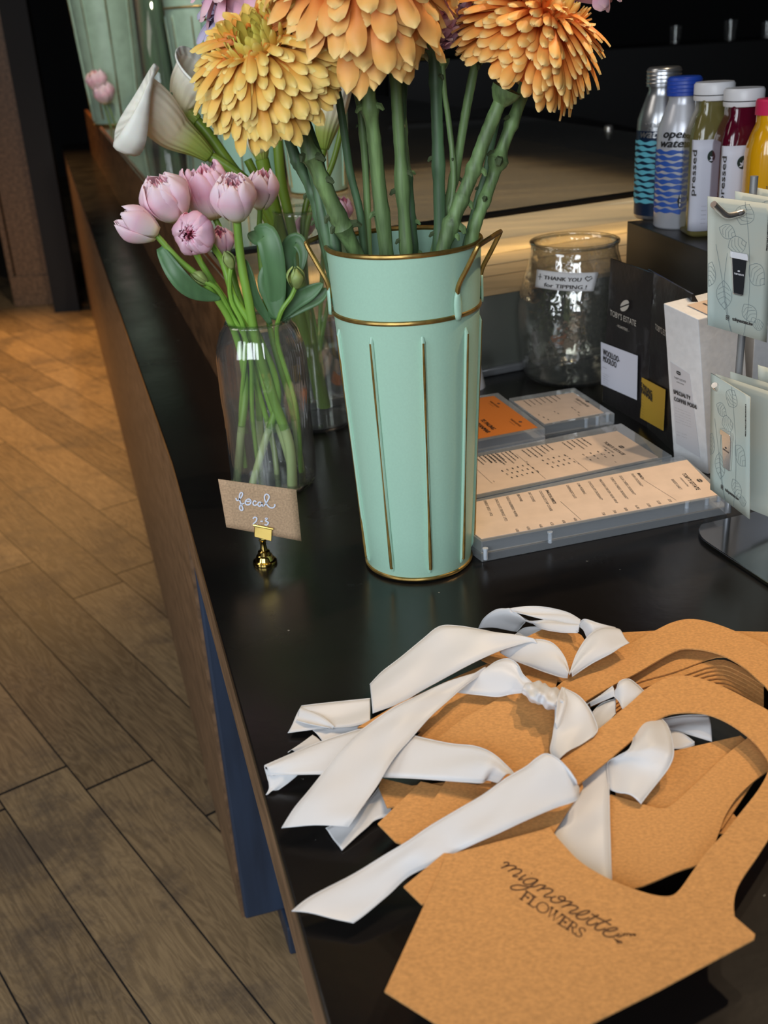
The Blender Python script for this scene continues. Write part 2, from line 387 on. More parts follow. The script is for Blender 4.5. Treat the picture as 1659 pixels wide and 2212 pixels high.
# ------------------------------------------------------------------ the place
AA = V((math.cos(R_(15.4)), math.sin(R_(15.4)), 0)); DD = V((math.sin(R_(15.4)), -math.cos(R_(15.4)), 0))
m = MB(); m.prism([(-6, -3), (6, -3), (6, 12), (-6, 12)], -.05, 0); struct(m.build('floor', M_floor, smooth=False))
m = MB(); m.prism([(-6, 12), (6, 12), (6, 12.1), (-6, 12.1)], 0, 4); struct(m.build('wall_back', M_wall, smooth=False))
m = MB(); m.prism([(5.0, -3), (5.1, -3), (5.1, 12), (5.0, 12)], 0, 4); struct(m.build('wall_right', M_wall, smooth=False))
m = MB(); m.prism([(-6.1, -3), (-6, -3), (-6, 12), (-6.1, 12)], 0, 4); struct(m.build('wall_left', M_wall, smooth=False))
m = MB(); m.prism([(-6, -3), (6, -3), (6, 12), (-6, 12)], 4, 4.1); struct(m.build('ceiling', M_wall, smooth=False))

# counter: black slab with brown edge, brown-clad cabinet, navy end panel
edge_px = [(108, 295), (165, 408), (205, 520), (262, 680), (310, 830), (360, 960), (385, 1040), (430, 1180), (480, 1370), (530, 1540), (575, 1715), (640, 1960), (710, 2212)]
def cleanline(a, b, n): return [a + (b - a) * k / n for k in range(n + 1)]
E0, E1, E2 = P(165, 405), P(372, 1000), P(705, 2200)
E0 = E1 + (E0 - E1) * 1.65
E3 = E2 + (E2 - E1).normalized() * .55
back = [E3 + AA * 1.9, E0 + AA * 2.6]
slab = [E0, E1, E2, E3] + back
ctr = thing('counter', 'long black-topped counter with brown wood edge and navy end panel, running to the back', 'counter', (E1.x, E1.y, 0))
m = MB(); m.prism([(p.x, p.y) for p in slab], TOP - .012, TOP); m.build('counter_top', M_black, ctr, smooth=False, bevel=.0015)
ins = AA * .0015
m = MB(); m.prism([(p.x + .001, p.y) for p in slab], TOP - .075, TOP - .012); m.build('edge_board', M_brown, ctr, smooth=False, bevel=.001)
# cabinet body: from the kink backwards
C0 = E1 + V((.004, 0, 0)); Cf = E0
Q1 = C0 + AA * .62
m = MB(); m.prism([(C0.x, C0.y), (Q1.x, Q1.y), (Q1.x + (Cf - C0).x, Q1.y + (Cf - C0).y), (Cf.x, Cf.y)], .05, TOP - .075)
m.build('cabinet_body', M_brown, ctr, smooth=False)
pn = V((0, -1, 0)) * .006
dA = AA
m = MB(); m.prism([(C0 + DD * .012 + dA * .004)[:2], (C0 + DD * .012 + dA * .60)[:2], (C0 + dA * .60)[:2], (C0 + dA * .004)[:2]], .055, TOP - .076)
m.build('end_panel', M_navy, ctr, smooth=False, bevel=.004)
m = MB(); m.prism([(C0 + DD * .05 + dA * .06)[:2], (C0 + DD * .05 + dA * .60)[:2], (C0 + dA * .60 - DD * .1)[:2], (C0 + dA * .06 - DD * .1)[:2]], 0, .053)
m.build('plinth', M_navy, ctr, smooth=False, bevel=.003)

# glazed display case running away along the counter
QL = P(538, 907); SD = V((-.262, .965, 0)); FD = V((math.cos(R_(22)), math.sin(R_(22)), 0))
QR = QL + FD * 1.25; QF = QL + SD * 4.2; QG = QR + SD * 4.0
case = thing('display_case', 'long glass-topped display case with light oak ledge and brown wood side, behind the flowers', 'display case', QL)
m = MB(); m.prism([p[:2] for p in (QL + FD * .012 + SD * .02, QR + SD * .02, QG, QF)], TOP, TOP + .118); m.build('base', M_oakd, case, smooth=False)
m = MB(); m.box(QL + FD * .012, FD * 1.238, SD * .018, (0, 0, .118)); m.build('front_panel', M_dsteel, case, smooth=False, bevel=.001)
m = MB(); m.box(QL + FD * .012 - SD * .012, FD * 1.2, SD * .012, (0, 0, .012)); m.build('front_rail', M_steel, case, smooth=False, bevel=.003)
m = MB(); m.prism([p[:2] for p in (QL + FD * .006 - SD * .004, QR - SD * .004, QR + SD * .34, QL + FD * .006 + SD * .34)], TOP + .118, TOP + .125); m.build('ledge', M_oak, case, smooth=False, bevel=.001)
m = MB(); m.prism([p[:2] for p in (QL + FD * .006 + SD * .345, QR + SD * .345, QG, QF)], TOP + .118, TOP + .124); m.build('shelf', M_oakd, case, smooth=False)
m = MB(); m.prism([p[:2] for p in (QL - FD * .010, QL, QF, QF - FD * .010)], TOP, TOP + .192); m.build('side_panel', M_brown_d, case, smooth=False)
G0 = QL + SD * .20; G1 = QR + SD * .27
m = MB(); m.box(G0 + V((0, 0, .125)) , (G1 - G0), SD * .005, (0, 0, .062)); m.build('front_glass', M_caseglass, case, smooth=False)
m = MB(); m.box(G0 + V((0, 0, .186)) - SD * .012, (G1 - G0), SD * .024, (0, 0, .007)); m.build('front_bar', M_dark, case, smooth=False, bevel=.001)
m = MB(); m.prism([p[:2] for p in (G0 + SD * .012, G1 + SD * .012, QG, QF)], TOP + .187, TOP + .192); m.build('top_glass', M_caseglass, case, smooth=False)
m = MB(); m.box(QL + SD * .02 + V((-.002, 0, .192)) - FD * .004, SD * 4.1, FD * .006, (0, 0, .004)); m.build('copper_edge', M_copper, case, smooth=False)
k = P(1315, 275, .196)
m = MB(); m.lathe(k - V((0, 0, .006)), [(.012, 0), (.012, .008), (.008, .012)], 16, capt=True, capb=True); m.build('glass_clamp', M_chrome, case)
m = MB(); m.box(QL + SD * .155 + V((.01, 0, .1252)), FD * 1.2, SD * .004, (0, 0, .0006)); m.build('ledge_groove', M_oakd, case, smooth=False)
m = MB(); m.box(QL + SD * .085 + V((.01, 0, .1252)), FD * 1.2, SD * .002, (0, 0, .0005)); m.build('ledge_groove', M_oakd, case, smooth=False)
l = area('case_strip_or_fill', G0 + FD * .6 + SD * .05 + V((0, 0, .178)), G0 + FD * .6 - SD * .02 + V((0, 0, .10)), 1.15, .012, 1.0, (1, .78, .50))
l.rotation_euler = (math.radians(0), 0, R_(22))
l2 = area('case_strip_or_fill', QL + FD * .62 + SD * .9 + V((0, 0, .178)), QL + SD * .9, .95, 1.1, 5.5, (1, .84, .64)); l2.rotation_euler = (0, 0, R_(22))  # added wide panel inside the case, brightens the shelf under the top glass
l3 = spot('track_or_fill_lamp', (0.6, 1.3, 2.7), QL + FD * .7 + SD * .12 + V((0, 0, .1)), 24, (1, .78, .5), 22, .8, .04)

# ------------------------------------------------------------------ mint bucket
def pol(c, r, a, z):
    return V((c[0] + r * math.sin(a), c[1] - r * math.cos(a), TOP + z))
def make_bucket(c, s, label, z0=0, base_mat=None, handles=True, rot=0, group=None, name='flower_bucket'):
    """s scales a tin .31 m tall"""
    bm_ = base_mat or M_mint
    root = thing(name, label, 'bucket', (c[0], c[1], TOP + z0), group)
    def rr(z):  # outer radius
        return s * (.0515 + (.0655 - .0515) * min(z / .252, 1)) if z <= .252 else s * (.0655 + (z - .252) / .058 * .0025)
    prof = [(0, .001 * s), (rr(0) - .001, .001 * s), (rr(0), .003 * s), (rr(.05), .05 * s), (rr(.1), .1 * s), (rr(.15), .15 * s), (rr(.2), .2 * s), (rr(.248), .248 * s), (rr(.25), .252 * s), (rr(.28), .28 * s), (rr(.31), .31 * s)]
    inner = [(r - .0012 * s, z) for r, z in prof[::-1] if r > .01] + [(0, .004 * s)]
    m = MB(); m.lathe((c[0], c[1], TOP + z0), prof + inner, 96); m.build('body', bm_, root)
    m = MB(); ring = lambda z, r, t: [pol(c, r, TAU * k / 96, z0 + z) for k in range(96)]
    m.tube(ring(.31 * s, rr(.31) - .0003, 0), .0022 * s, 8, closed=True); m.build('rolled_rim', M_gold, root)
    m = MB(); m.tube(ring(.2535 * s, rr(.25), 0), .0021 * s, 8, closed=True); m.build('raised_band', M_gold, root)
    m = MB(); m.tube(ring(.003 * s, rr(0) , 0), .0019 * s, 8, closed=True); m.build('base_ring', M_gold, root)
    for k in range(9):
        a = R_(9 + 40 * k) + rot
        pts = [pol(c, rr(z) + d * s, a, z0 + z * s) for z, d in ((.010, -.001), (.016, .0006), (.06, .0007), (.13, .0007), (.2, .0007), (.236, .0006), (.241, -.001))]
        m = MB(); m.tube(pts, [.0018 * s, .0024 * s, .0024 * s, .0022 * s, .0022 * s, .0022 * s, .0016 * s], 8); rb = m.build('rib', bm_, root)
        pts = [pol(c, rr(z) + .0022 * s, a, z0 + z * s) for z in (.014, .03, .06, .1, .14, .18, .21, .236)]
        m = MB(); m.tube(pts, [.0016 * s, .0018 * s, .0014 * s, .0010 * s, .0009 * s, .0012 * s, .0013 * s, .0010 * s], 6); m.build('gold_line', M_gold, rb)
    if handles:
        for a0, a1, gm in ((R_(38), R_(95), M_gold), (R_(218), R_(275), M_gold)):
            am = (a0 + a1) / 2
            out = V((math.sin(am), -math.cos(am), 0))
            f0, f1 = pol(c, rr(.27) + .0015, a0, z0 + .266 * s), pol(c, rr(.27) + .0015, a1, z0 + .266 * s)
            g0, g1 = pol(c, rr(.27) + .003, a0, z0 + .280 * s), pol(c, rr(.27) + .003, a1, z0 + .280 * s)
            up = V((0, 0, .034 * s))
            c0, c1 = g0 + up + out * .018 * s, g1 + up + out * .018 * s
            pts = [f0, g0, g0.lerp(c0, .5), g0.lerp(c0, .93), c0.lerp(c1, .08), c0.lerp(c1, .5), c0.lerp(c1, .92), g1.lerp(c1, .93), g1.lerp(c1, .5), g1, f1]
            m = MB(); m.tube([V(p) for p in cr([tuple(p) for p in pts], 5)], .0022 * s, 8); h = m.build('handle', gm, root)
            for q, a in ((f0, a0), (f1, a1)):
                nrm = V((math.sin(a), -math.cos(a), 0)); sd = V((math.cos(a), math.sin(a), 0))
                m = MB(); rows = []
                for t in range(7):
                    zz = t / 6; ww = .0045 * s * (math.sin(math.pi * (.12 + .8 * zz)) ** .5)
                    ctr_ = q + V((0, 0, (zz - .6) * .024 * s))
                    rows.append([ctr_ + sd * ww * x + nrm * (.0022 * s * (1 - x * x)) for x in (-1, -.5, 0, .5, 1)])
                m.grid(rows); m.build('lug', bm_, h, thick=.0008)
    return root
BC = P(905, 1205)
make_bucket(BC, 1.0, 'tall mint green tin flower bucket with gold rim, bands and ribs, holding the orange chrysanthemums')

# ------------------------------------------------------------------ stems
def smooth3(pts, n=6): return [V(p) for p in cr([tuple(p) for p in pts], n)]
def stem_mesh(pts, r0, r1, knobs=0, seed=0, n=10, rough=.12):
    rnd = random.Random(seed); sp = smooth3(pts, 8); L = len(sp); rad = []
    ks = sorted(rnd.uniform(.05, .95) for _ in range(knobs)); kn = []
    for i in range(L):
        t = i / (L - 1); r = r0 + (r1 - r0) * t
        for k in ks: r *= 1 + .24 * math.exp(-((t - k) / .022) ** 2)
        rad.append(r * (1 + rnd.uniform(-rough, rough) * .35))
    m = MB(); m.tube(sp, rad, n)
    for k in ks:
        i = min(L - 2, int(k * (L - 1))); kn.append((sp[i], (sp[i + 1] - sp[i]).normalized(), rad[i]))
    return m, kn
def scars(m, kn, seed):
    """cut leaf stubs grow out of the stem mesh itself"""
    rnd = random.Random(seed)
    for p, t, r in kn:
        a = rnd.uniform(-2.4, 2.4); d = V((math.sin(a), -abs(math.cos(a)) * .6, 0)); d = (d - t * d.dot(t)).normalized()
        q = p + d * r * .5
        m.tube([q, q + d * r * .75 + t * r * .15, q + d * r * 1.05 + t * r * .55], [r * .42, r * .34, r * .16], 6, mi=1)

# ------------------------------------------------------------------ chrysanthemum heads
def petal(mb, b, mid, tip, nrm, w, cup, t, ns=11, nc=5, curl=0, wav=0, rnd=random):
    rows = []; side0 = (tip - b).cross(nrm).normalized()
    ph = rnd.uniform(0, 6)
    for i in range(ns):
        s = i / (ns - 1)
        p = b * (1 - s) ** 2 + mid * 2 * s * (1 - s) + tip * s * s
        d = ((mid - b) * (1 - s) + (tip - mid) * s).normalized()
        n_ = (nrm - d * nrm.dot(d)).normalized(); sd = d.cross(n_)
        ww = w * (.40 + .60 * math.sin(math.pi * min(s * .72, .5))) * (1 if s < .66 else math.sqrt(max(0.0, 1 - ((s - .66) / .342) ** 2)))
        row = []
        for j in range(nc):
            x = -1 + 2 * j / (nc - 1)
            q = p + sd * x * ww - n_ * cup * w * (x * x) * (1 - .5 * s) + n_ * (curl * s ** 3)
            q += n_ * wav * w * math.sin(s * 9 + ph + x * 2) * (.3 + abs(x))
            row.append(q)
        rows.append(row)
    mb.grid(rows, uvf=lambda a, c: (t, a))
def mum_head(C, axis, R, N, phimax, wp, seed, flat=.62, lp=.5, core=.22, incurve=16, droop=0, loose=.12, cup=.7, curl=.0, wav=.0, tipvar=.08, sq=1.0, len_out=None, lean=30):
    rnd = random.Random(seed); axis = axis.normalized()
    e1 = axis.orthogonal().normalized(); e2 = axis.cross(e1); mb = MB()
    for i in range(N):
        t = (i + .5) / N
        phi = math.acos(1 - t * (1 - math.cos(phimax))); az = i * 2.399963
        phi += rnd.gauss(0, loose * .12); az += rnd.gauss(0, loose)
        rad_d = lambda ph: axis * math.cos(ph) + (e1 * math.cos(az) + e2 * math.sin(az)) * math.sin(ph)
        prof = flat + (1 - flat) * math.sin(min(phi, math.pi / 2)) ** .8
        if phi > math.pi / 2: prof *= 1 - .10 * (phi - math.pi / 2)
        r = R * prof * (1 + rnd.gauss(0, tipvar * .5)) * (1 + .0)
        tip = C + rad_d(phi) * r
        L = R * (lp * (.45 + .55 * min(1, t * 1.8)) + rnd.uniform(-.04, .04))
        if len_out: L *= 1 + len_out * max(0, t - .6)
        lay = min(1, max(0, (t - .03) / .25)); lay = lay * lay * (3 - 2 * lay)      # heart petals stand up, the rest lie outwards like scales
        pb = max(.05, phi + R_(incurve) * (1 - lay) - R_(lean) * lay)
        rb = r * (1 - lay) * .45 + lay * r * (.74 - .12 * min(1, t))
        b = C + rad_d(pb) * max(rb, core * R)
        n = rad_d((phi + pb) / 2)
        mid = (b + tip) / 2 + rad_d(phi - .1 * lay) * (.16 * (tip - b).length)
        if droop:
            tip = tip + V((0, 0, -droop * R * max(0, t - .45)))
            mid = mid + V((0, 0, -droop * R * .25 * max(0, t - .45)))
        outn = rad_d(max(0, phi - R_(40) * lay) + R_(50) * (1 - lay))
        width = wp * (.55 + .45 * min(1, t * 1.6)) * rnd.uniform(.85, 1.15)
        petal(mb, b, mid, tip, outn, width, cup, t, curl=curl * rnd.uniform(-.4, 1) * R, wav=wav, rnd=rnd)
    rows = []
    for i in range(11):
        ph = phimax * i / 10; rr = R * (flat + (1 - flat) * math.sin(min(ph, math.pi / 2)) ** .8) * .62
        rows.append([C + (axis * math.cos(ph) + (e1 * math.cos(TAU * k / 24) + e2 * math.sin(TAU * k / 24)) * math.sin(ph)) * max(rr, .001) for k in range(24)])
    mb.grid(rows, closed=True, uvf=lambda a, c: (.5, .05))
    return mb
def calyx(C, axis, r, root):
    m = MB(); e = axis.normalized(); a = e.orthogonal().normalized(); b = e.cross(a)
    rows = []
    for s_, rr in ((-.9, .35), (-.5, .7), (0, 1.0), (.35, 1.05)):
        rows.append([C + e * s_ * r + (a * math.cos(TAU * k / 14) + b * math.sin(TAU * k / 14)) * r * rr for k in range(14)])
    m.grid(rows, closed=True, cap0=True, cap1=True); m.build('calyx', M_stem, root)
M_pet1 = petalmat('yellow_bronze_petal', [(0, (208, 112, 44)), (.42, (230, 164, 70)), (.78, (244, 202, 106)), (1, (250, 224, 146))], alt=((206, 196, 84), .0, .20))
M_pet2 = petalmat('bronze_orange_petal', [(0, (216, 96, 36)), (.45, (238, 150, 74)), (.8, (246, 184, 102)), (1, (250, 216, 144))])
M_pet3 = petalmat('apricot_petal', [(0, (226, 96, 30)), (.45, (242, 148, 66)), (.8, (250, 184, 98)), (1, (252, 216, 146))], alt=((232, 200, 100), .0, .16))
M_pink = petalmat('mauve_pink_petal', [(0, (206, 160, 176)), (.5, (222, 170, 190)), (1, (240, 204, 208))], streak=.06)
M_lav = petalmat('lavender_petal', [(0, (160, 150, 176)), (.6, (186, 178, 206)), (1, (206, 200, 222))], streak=.06)
M_cream = petalmat('cream_petal', [(0, (200, 190, 130)), (1, (236, 226, 176))], streak=.06)
def bloom(name, label, cat, head, pm, cal, pts, r0, r1, knobs, seed, sm=None, group=None, loc=None):
    root = thing(name, label, cat, loc or (BC.x, BC.y, TOP), group)
    if head: head.build('petals', pm, root, ang=0)
    if cal: calyx(cal[0], cal[1], cal[2], root)
    m, kn = stem_mesh(pts, r0, r1, knobs, seed)
    scars(m, kn, seed); m.build('stem', [sm or M_stem, M_scar if seed % 3 == 0 else M_stem], root)
    return root
by = BC.y
# front left yellow bloom
C1 = PY(590, 168, by - .035); ax1 = (PY(560, 130, by - .07) - C1).normalized(); ax1 = V((-.30, -.52, .80)).normalized()
h = mum_head(C1, ax1, .0635, 420, R_(112), .0058, 11, flat=.62, lp=.50, incurve=26, cup=.62, droop=.0, lean=30, tipvar=.12)
Sb = C1 - ax1 * .012 + V((.022, 0, -.016))
bloom('chrysanthemum', 'golden yellow chrysanthemum with greenish heart, leftmost big bloom over the mint bucket', 'flower', h, M_pet1, (PY(645, 262, by - .02), V((-.4, -.1, .9)), .011),
      [PY(640, 245, by - .022), PY(660, 305, by - .022), PY(700, 400, by - .018), PY(740, 490, by - .01), PY(772, 560, by), PY(800, 680, by + .01)], .0062, .0072, 9, 3)
# top centre bloom (cut off by the frame)
C2 = PY(786, -34, by - .045); ax2 = V((-.05, -.42, .9)).normalized()
h = mum_head(C2, ax2, .0725, 290, R_(138), .0082, 21, flat=.62, lp=.58, incurve=14, cup=.5, droop=.30, loose=.25, curl=.10, wav=.16, tipvar=.16, len_out=.5)
bloom('chrysanthemum', 'large loose amber chrysanthemum with long drooping petals, cut off by the top edge', 'flower', h, M_pet2, (PY(795, 150, by - .02), V((0, -.1, 1)), .011),
      [PY(793, 60, by - .02), PY(796, 200, by - .018), PY(808, 300, by - .014), PY(818, 400, by - .01), PY(836, 560, by - .006), PY(845, 700, by)], .0056, .0066, 7, 8)
# right bloom
C3 = PY(1136, 106, by - .01); ax3 = V((.50, -.12, .86)).normalized()
h = mum_head(C3, ax3, .0615, 430, R_(122), .0058, 31, flat=.74, lp=.52, incurve=24, cup=.62, droop=.04, lean=26, tipvar=.12)
bloom('chrysanthemum', 'full apricot orange chrysanthemum on the right, facing up and right', 'flower', h, M_pet3, (PY(1090, 202, by - .005), V((.45, -.1, .9)), .012),
      [PY(1092, 190, by - .005), PY(1078, 225, by - .005), PY(1047, 300, by - .005), PY(1018, 380, by - .005), PY(985, 460, by - .008), PY(955, 545, by - .01), PY(935, 660, by - .01)], .0058, .0064, 8, 5)
# closed pink bloom
C4 = PY(945, 70, by + .025); ax4 = V((.02, -.12, 1)).normalized()
h = mum_head(C4 + ax4 * .012, ax4, .033, 80, R_(150), .0052, 41, lean=-30, flat=1.15, lp=.9, incurve=8, cup=.7, loose=.06, core=.1)
bloom('chrysanthemum', 'small half-open pink chrysanthemum between the amber and the apricot blooms', 'flower', h, M_pink, (PY(948, 136, by + .025), V((0, 0, 1)), .009),
      [PY(955, 130, by + .02), PY(960, 200, by + .02), PY(969, 260, by + .02), PY(980, 370, by + .015), PY(974, 460, by + .012), PY(966, 560, by + .01), PY(960, 680, by)], .0024, .0027, 3, 12)
# lavender bloom behind the yellow one
C5 = PY(560, 62, by + .05); ax5 = V((-.5, -.35, .6)).normalized()
h = mum_head(C5, ax5, .060, 70, R_(120), .0095, 51, flat=.7, lp=.8, incurve=4, cup=.45, loose=.2, core=.12)
bloom('chrysanthemum', 'lavender chrysanthemum behind the golden yellow bloom at upper left', 'flower', h, M_lav, None,
      [PY(585, 60, by + .04), PY(640, 250, by + .02), PY(680, 380, by + .01), PY(712, 540, by), PY(740, 660, by)], .0045, .0052, 5, 14, sm=M_stem2)
C5 = PY(545, -22, by + .03)
h = mum_head(C5, V((-.4, -.3, .8)), .052, 60, R_(125), .0085, 52, flat=.7, lp=.8, incurve=4, cup=.45, loose=.2, core=.12)
bloom('chrysanthemum', 'pale pink chrysanthemum mostly above the frame, over the lavender one', 'flower', h, M_pink, None,
      [PY(560, -30, by + .03), PY(600, 120, by + .02), PY(682, 330, by + .01), PY(726, 545, by), PY(750, 660, by)], .0045, .0055, 4, 15, sm=M_stem2)
# cream bloom behind centre
C6 = PY(872, 92, by + .05)
h = mum_head(C6, V((.1, .1, .9)), .040, 60, R_(120), .0075, 61, flat=.5, lp=.7, incurve=4, cup=.4, loose=.2, core=.12)
bloom('chrysanthemum', 'cream chrysanthemum seen from below behind the amber bloom', 'flower', h, M_cream, (PY(872, 132, by + .05), V((0, 0, 1)), .011),
      [PY(876, 130, by + .05), PY(868, 230, by + .04), PY(872, 320, by + .03), PY(884, 430, by + .02), PY(891, 560, by + .015), PY(893, 680, by + .01)], .0042, .0048, 6, 17, sm=M_stem2)
# bloom above the frame on the right
C7 = PY(1262, -42, by + .06)
h = mum_head(C7, V((.2, -.2, .9)), .036, 60, R_(130), .0075, 62, flat=.7, lp=.7, incurve=4, cup=.4, loose=.2, core=.12)
bloom('chrysanthemum', 'pink and amber bloom just dipping into the top edge at right', 'flower', h, M_pink, None,
      [PY(1240, -30, by + .06), PY(1190, 20, by + .05), PY(1125, 215, by + .02), PY(1088, 312, by + .012), PY(1060, 395, by + .008), PY(1034, 465, by), PY(1016, 530, by), PY(990, 670, by)], .0052, .0058, 7, 18)
more = [  # stems whose flowers are above the frame: (points, radius, seed, knobs, dark, label)
    ([(625, 300), (640, 345), (666, 395), (687, 455), (708, 545), (735, 680)], .0046, 21, 6, 1, 'green stem with cut leaf stubs, leftmost at the bucket rim'),
    ([(690, 90), (726, 190), (740, 262), (756, 370), (778, 462), (788, 560), (800, 690)], .0032, 22, 5, 1, 'thin dark green stem left of the centre, leaning left'),
    ([(735, 100), (754, 165), (776, 222), (790, 370), (797, 560), (805, 690)], .0030, 23, 5, 0, 'thin upright green stem beside the amber bloom stem'),
    ([(840, 60), (852, 147), (860, 260), (868, 390), (878, 556), (885, 690)], .0048, 24, 6, 0, 'thick straight green stem at the middle of the bucket'),
    ([(930, 60), (939, 135), (944, 260), (948, 390), (951, 540), (950, 690)], .0050, 25, 7, 1, 'thick dark stem rising straight behind the small pink bloom'),
    ([(1040, 80), (1024, 150), (1003, 260), (984, 370), (960, 470), (935, 560), (915, 690)], .0038, 26, 4, 0, 'olive stem slanting behind the apricot bloom stem'),
    ([(1100, 160), (1082, 220), (1064, 300), (1050, 372), (1022, 470), (1000, 560), (975, 690)], .0030, 27, 4, 1, 'thin dark stem between the two right hand stems'),
]
for pts, r, sd, kn_, dk, lab in more:
    dy = .03 if sd in (23, 26) else .0 if sd in (24,) else .02
    q = [PY(u, v, by + dy) for u, v in pts]
    root = thing('chrysanthemum', lab, 'flower', (BC.x, BC.y, TOP), None)
    if pts[0][1] < 200:
        d_ = (q[0] - q[1]).normalized(); top = PY(pts[0][0] + (pts[0][0] - pts[1][0]) * .6, -190 - 12 * (sd % 3), by + dy + .04); q = [top] + q
        mum_head(top + V((0, 0, .012)), V((0, 0, 1)), .036, 90, R_(125), .0065, sd, flat=.7, lp=.7, core=.12).build('petals', M_pet2 if sd % 2 else M_pink, root, ang=0)
    m, kn = stem_mesh(q, r, r * 1.15, kn_, sd); scars(m, kn, sd + 3); m.build('stem', [M_stem2 if dk else M_stem, M_scar], root)

# ------------------------------------------------------------------ vases
def vase(name, label, c, prof, wall, n=72, flutes=0, water=None, mt=None):
    root = thing(name, label, 'vase', (c[0], c[1], TOP))
    def ring(r, z, k):
        a = TAU * k / n; f = 1 + (.012 * math.cos(flutes * a) if flutes else 0)
        return V((c[0] + r * f * math.cos(a), c[1] + r * f * math.sin(a), TOP + z))
    outer = prof; inner = [(max(r - wall, 0), max(z, .006)) for r, z in prof[::-1]]
    rows = [[ring(r, z, k) for k in range(n)] for r, z in outer + inner]
    m = MB(); m.grid(rows, closed=True); m.build('glass_body', mt or M_glass, root, ang=0)
    rr, zz = prof[-1]
    m = MB(); m.tube([V((c[0] + (rr - wall / 2) * math.cos(TAU * k / 64), c[1] + (rr - wall / 2) * math.sin(TAU * k / 64), TOP + zz)) for k in range(64)], wall * .7, 8, closed=True); m.build('rim', M_glassrim, root)
    if water:
        def rad(z):
            for (r0, z0), (r1, z1) in zip(prof, prof[1:]):
                if z0 <= z <= z1 and z1 > z0: return r0 + (r1 - r0) * (z - z0) / (z1 - z0)
            return prof[-1][0]
        zs = [.0065] + [.0065 + (water - .0065) * k / 8 for k in range(1, 9)]
        m = MB(); m.lathe((c[0], c[1], TOP), [(0, .0065)] + [(rad(z) - wall - .0003, z) for z in zs] + [(0, water)], 64); m.build('water', M_water, root)
    return root
M_glassrim = glass('glass_rim', (.85, .92, .88), 1.5, .02, .12)
VC = P(594, 1046)
dpt = (VC - EYE).dot(FW); px = dpt / FPX
zr = hgt(VC, 692); zs_ = hgt(VC, 765); zw = hgt(VC, 908)
vase('glass_vase', 'clear fluted glass bottle vase with water, holding the pink tulips, behind the small card', VC,
     [(0, 0), (.040, 0), (88 * px, .004), (91 * px, .014), (91 * px, .04), (90 * px, .09), (92 * px, zs_ * .7), (92 * px, zs_), (88 * px, zs_ + .012), (78 * px, zr - .010), (68 * px, zr - .003), (66 * px, zr)], .0028, flutes=24, water=zw)
VC2 = P(690, 915); px2 = (VC2 - EYE).dot(FW) / FPX
zr2 = hgt(VC2, 452); zw2 = hgt(VC2, 740)
vase('glass_vase', 'tall straight clear glass vase with water, holding the calla lilies, behind the tulip vase', VC2,
     [(0, 0), (.036, 0), (74 * px2, .003), (76 * px2, .012), (75 * px2, .05), (70 * px2, zr2 * .5), (62 * px2, zr2 * .8), (57 * px2, zr2 - .004), (58 * px2, zr2)], .003, water=zw2)

# ------------------------------------------------------------------ double tulips
def cup_petal(mb, C, ax, e1, e2, az, r, h, wa, open_, t, rnd, ruff=.0, tipin=.5):
    rows = []; ns, nc = 10, 9; ph = rnd.uniform(0, 6)
    for i in range(ns):
        s = i / (ns - 1)
        rad = r * (math.sin(math.pi * min(.5, .10 + s * .62)) ** .8) * (1 if s < .6 else 1 - (1 - open_) * ((s - .6) / .4) ** 1.6)
        half = wa * (math.sin(math.pi * min(1, .16 + s * .70)) ** .7) * (1 if s < .85 else math.sqrt(max(.02, 1 - ((s - .85) / .17) ** 2)))
        row = []
        for j in range(nc):
            x = -1 + 2 * j / (nc - 1); a = az + x * half
            rr = rad * (1 + .06 * (1 - x * x)) * (1 + ruff * math.sin(5 * x + ph + s * 3) * s)
            zz = h * s - h * .07 * x * x * s + ruff * h * .25 * math.sin(7 * x + ph) * s * s
            row.append(C + ax * zz + (e1 * math.cos(a) + e2 * math.sin(a)) * rr)
        rows.append(row)
    mb.grid(rows, uvf=lambda a, c: (t, a))
def tulip_head(C, ax, r, h, seed, open_=.55, whorls=4, ruff=.06, n0=5):
    rnd = random.Random(seed); ax = ax.normalized(); e1 = ax.orthogonal().normalized(); e2 = ax.cross(e1); mb = MB()
    for w_ in range(whorls):
        k = 1 - w_ * .8 / whorls; n = max(3, n0 - w_ // 2)
        for i in range(n):
            az = TAU * (i + .5 * (w_ % 2)) / n + rnd.uniform(-.25, .25)
            cup_petal(mb, C + ax * h * .02 * w_, ax, e1, e2, az, r * k * rnd.uniform(.93, 1.07), h * (1 - .05 * w_) * rnd.uniform(.9, 1.05), R_(46), open_, w_ / max(1, whorls - 1), rnd, ruff * (1 + w_ * .5))
    return mb
M_tul = petalmat('pink_tulip_petal', [(0, (232, 226, 170)), (.22, (248, 224, 222)), (.6, (240, 186, 202)), (1, (250, 220, 228))], streak=.07, sss=.2, alt=((232, 150, 168), 1.0, .45))
M_tul2 = petalmat('deep_pink_tulip_petal', [(0, (232, 220, 160)), (.2, (244, 208, 212)), (.55, (234, 164, 186)), (1, (246, 200, 216))], streak=.08, sss=.2, alt=((224, 120, 146), 1.0, .4))
def px_at(p): return (p - EYE).dot(FW) / FPX
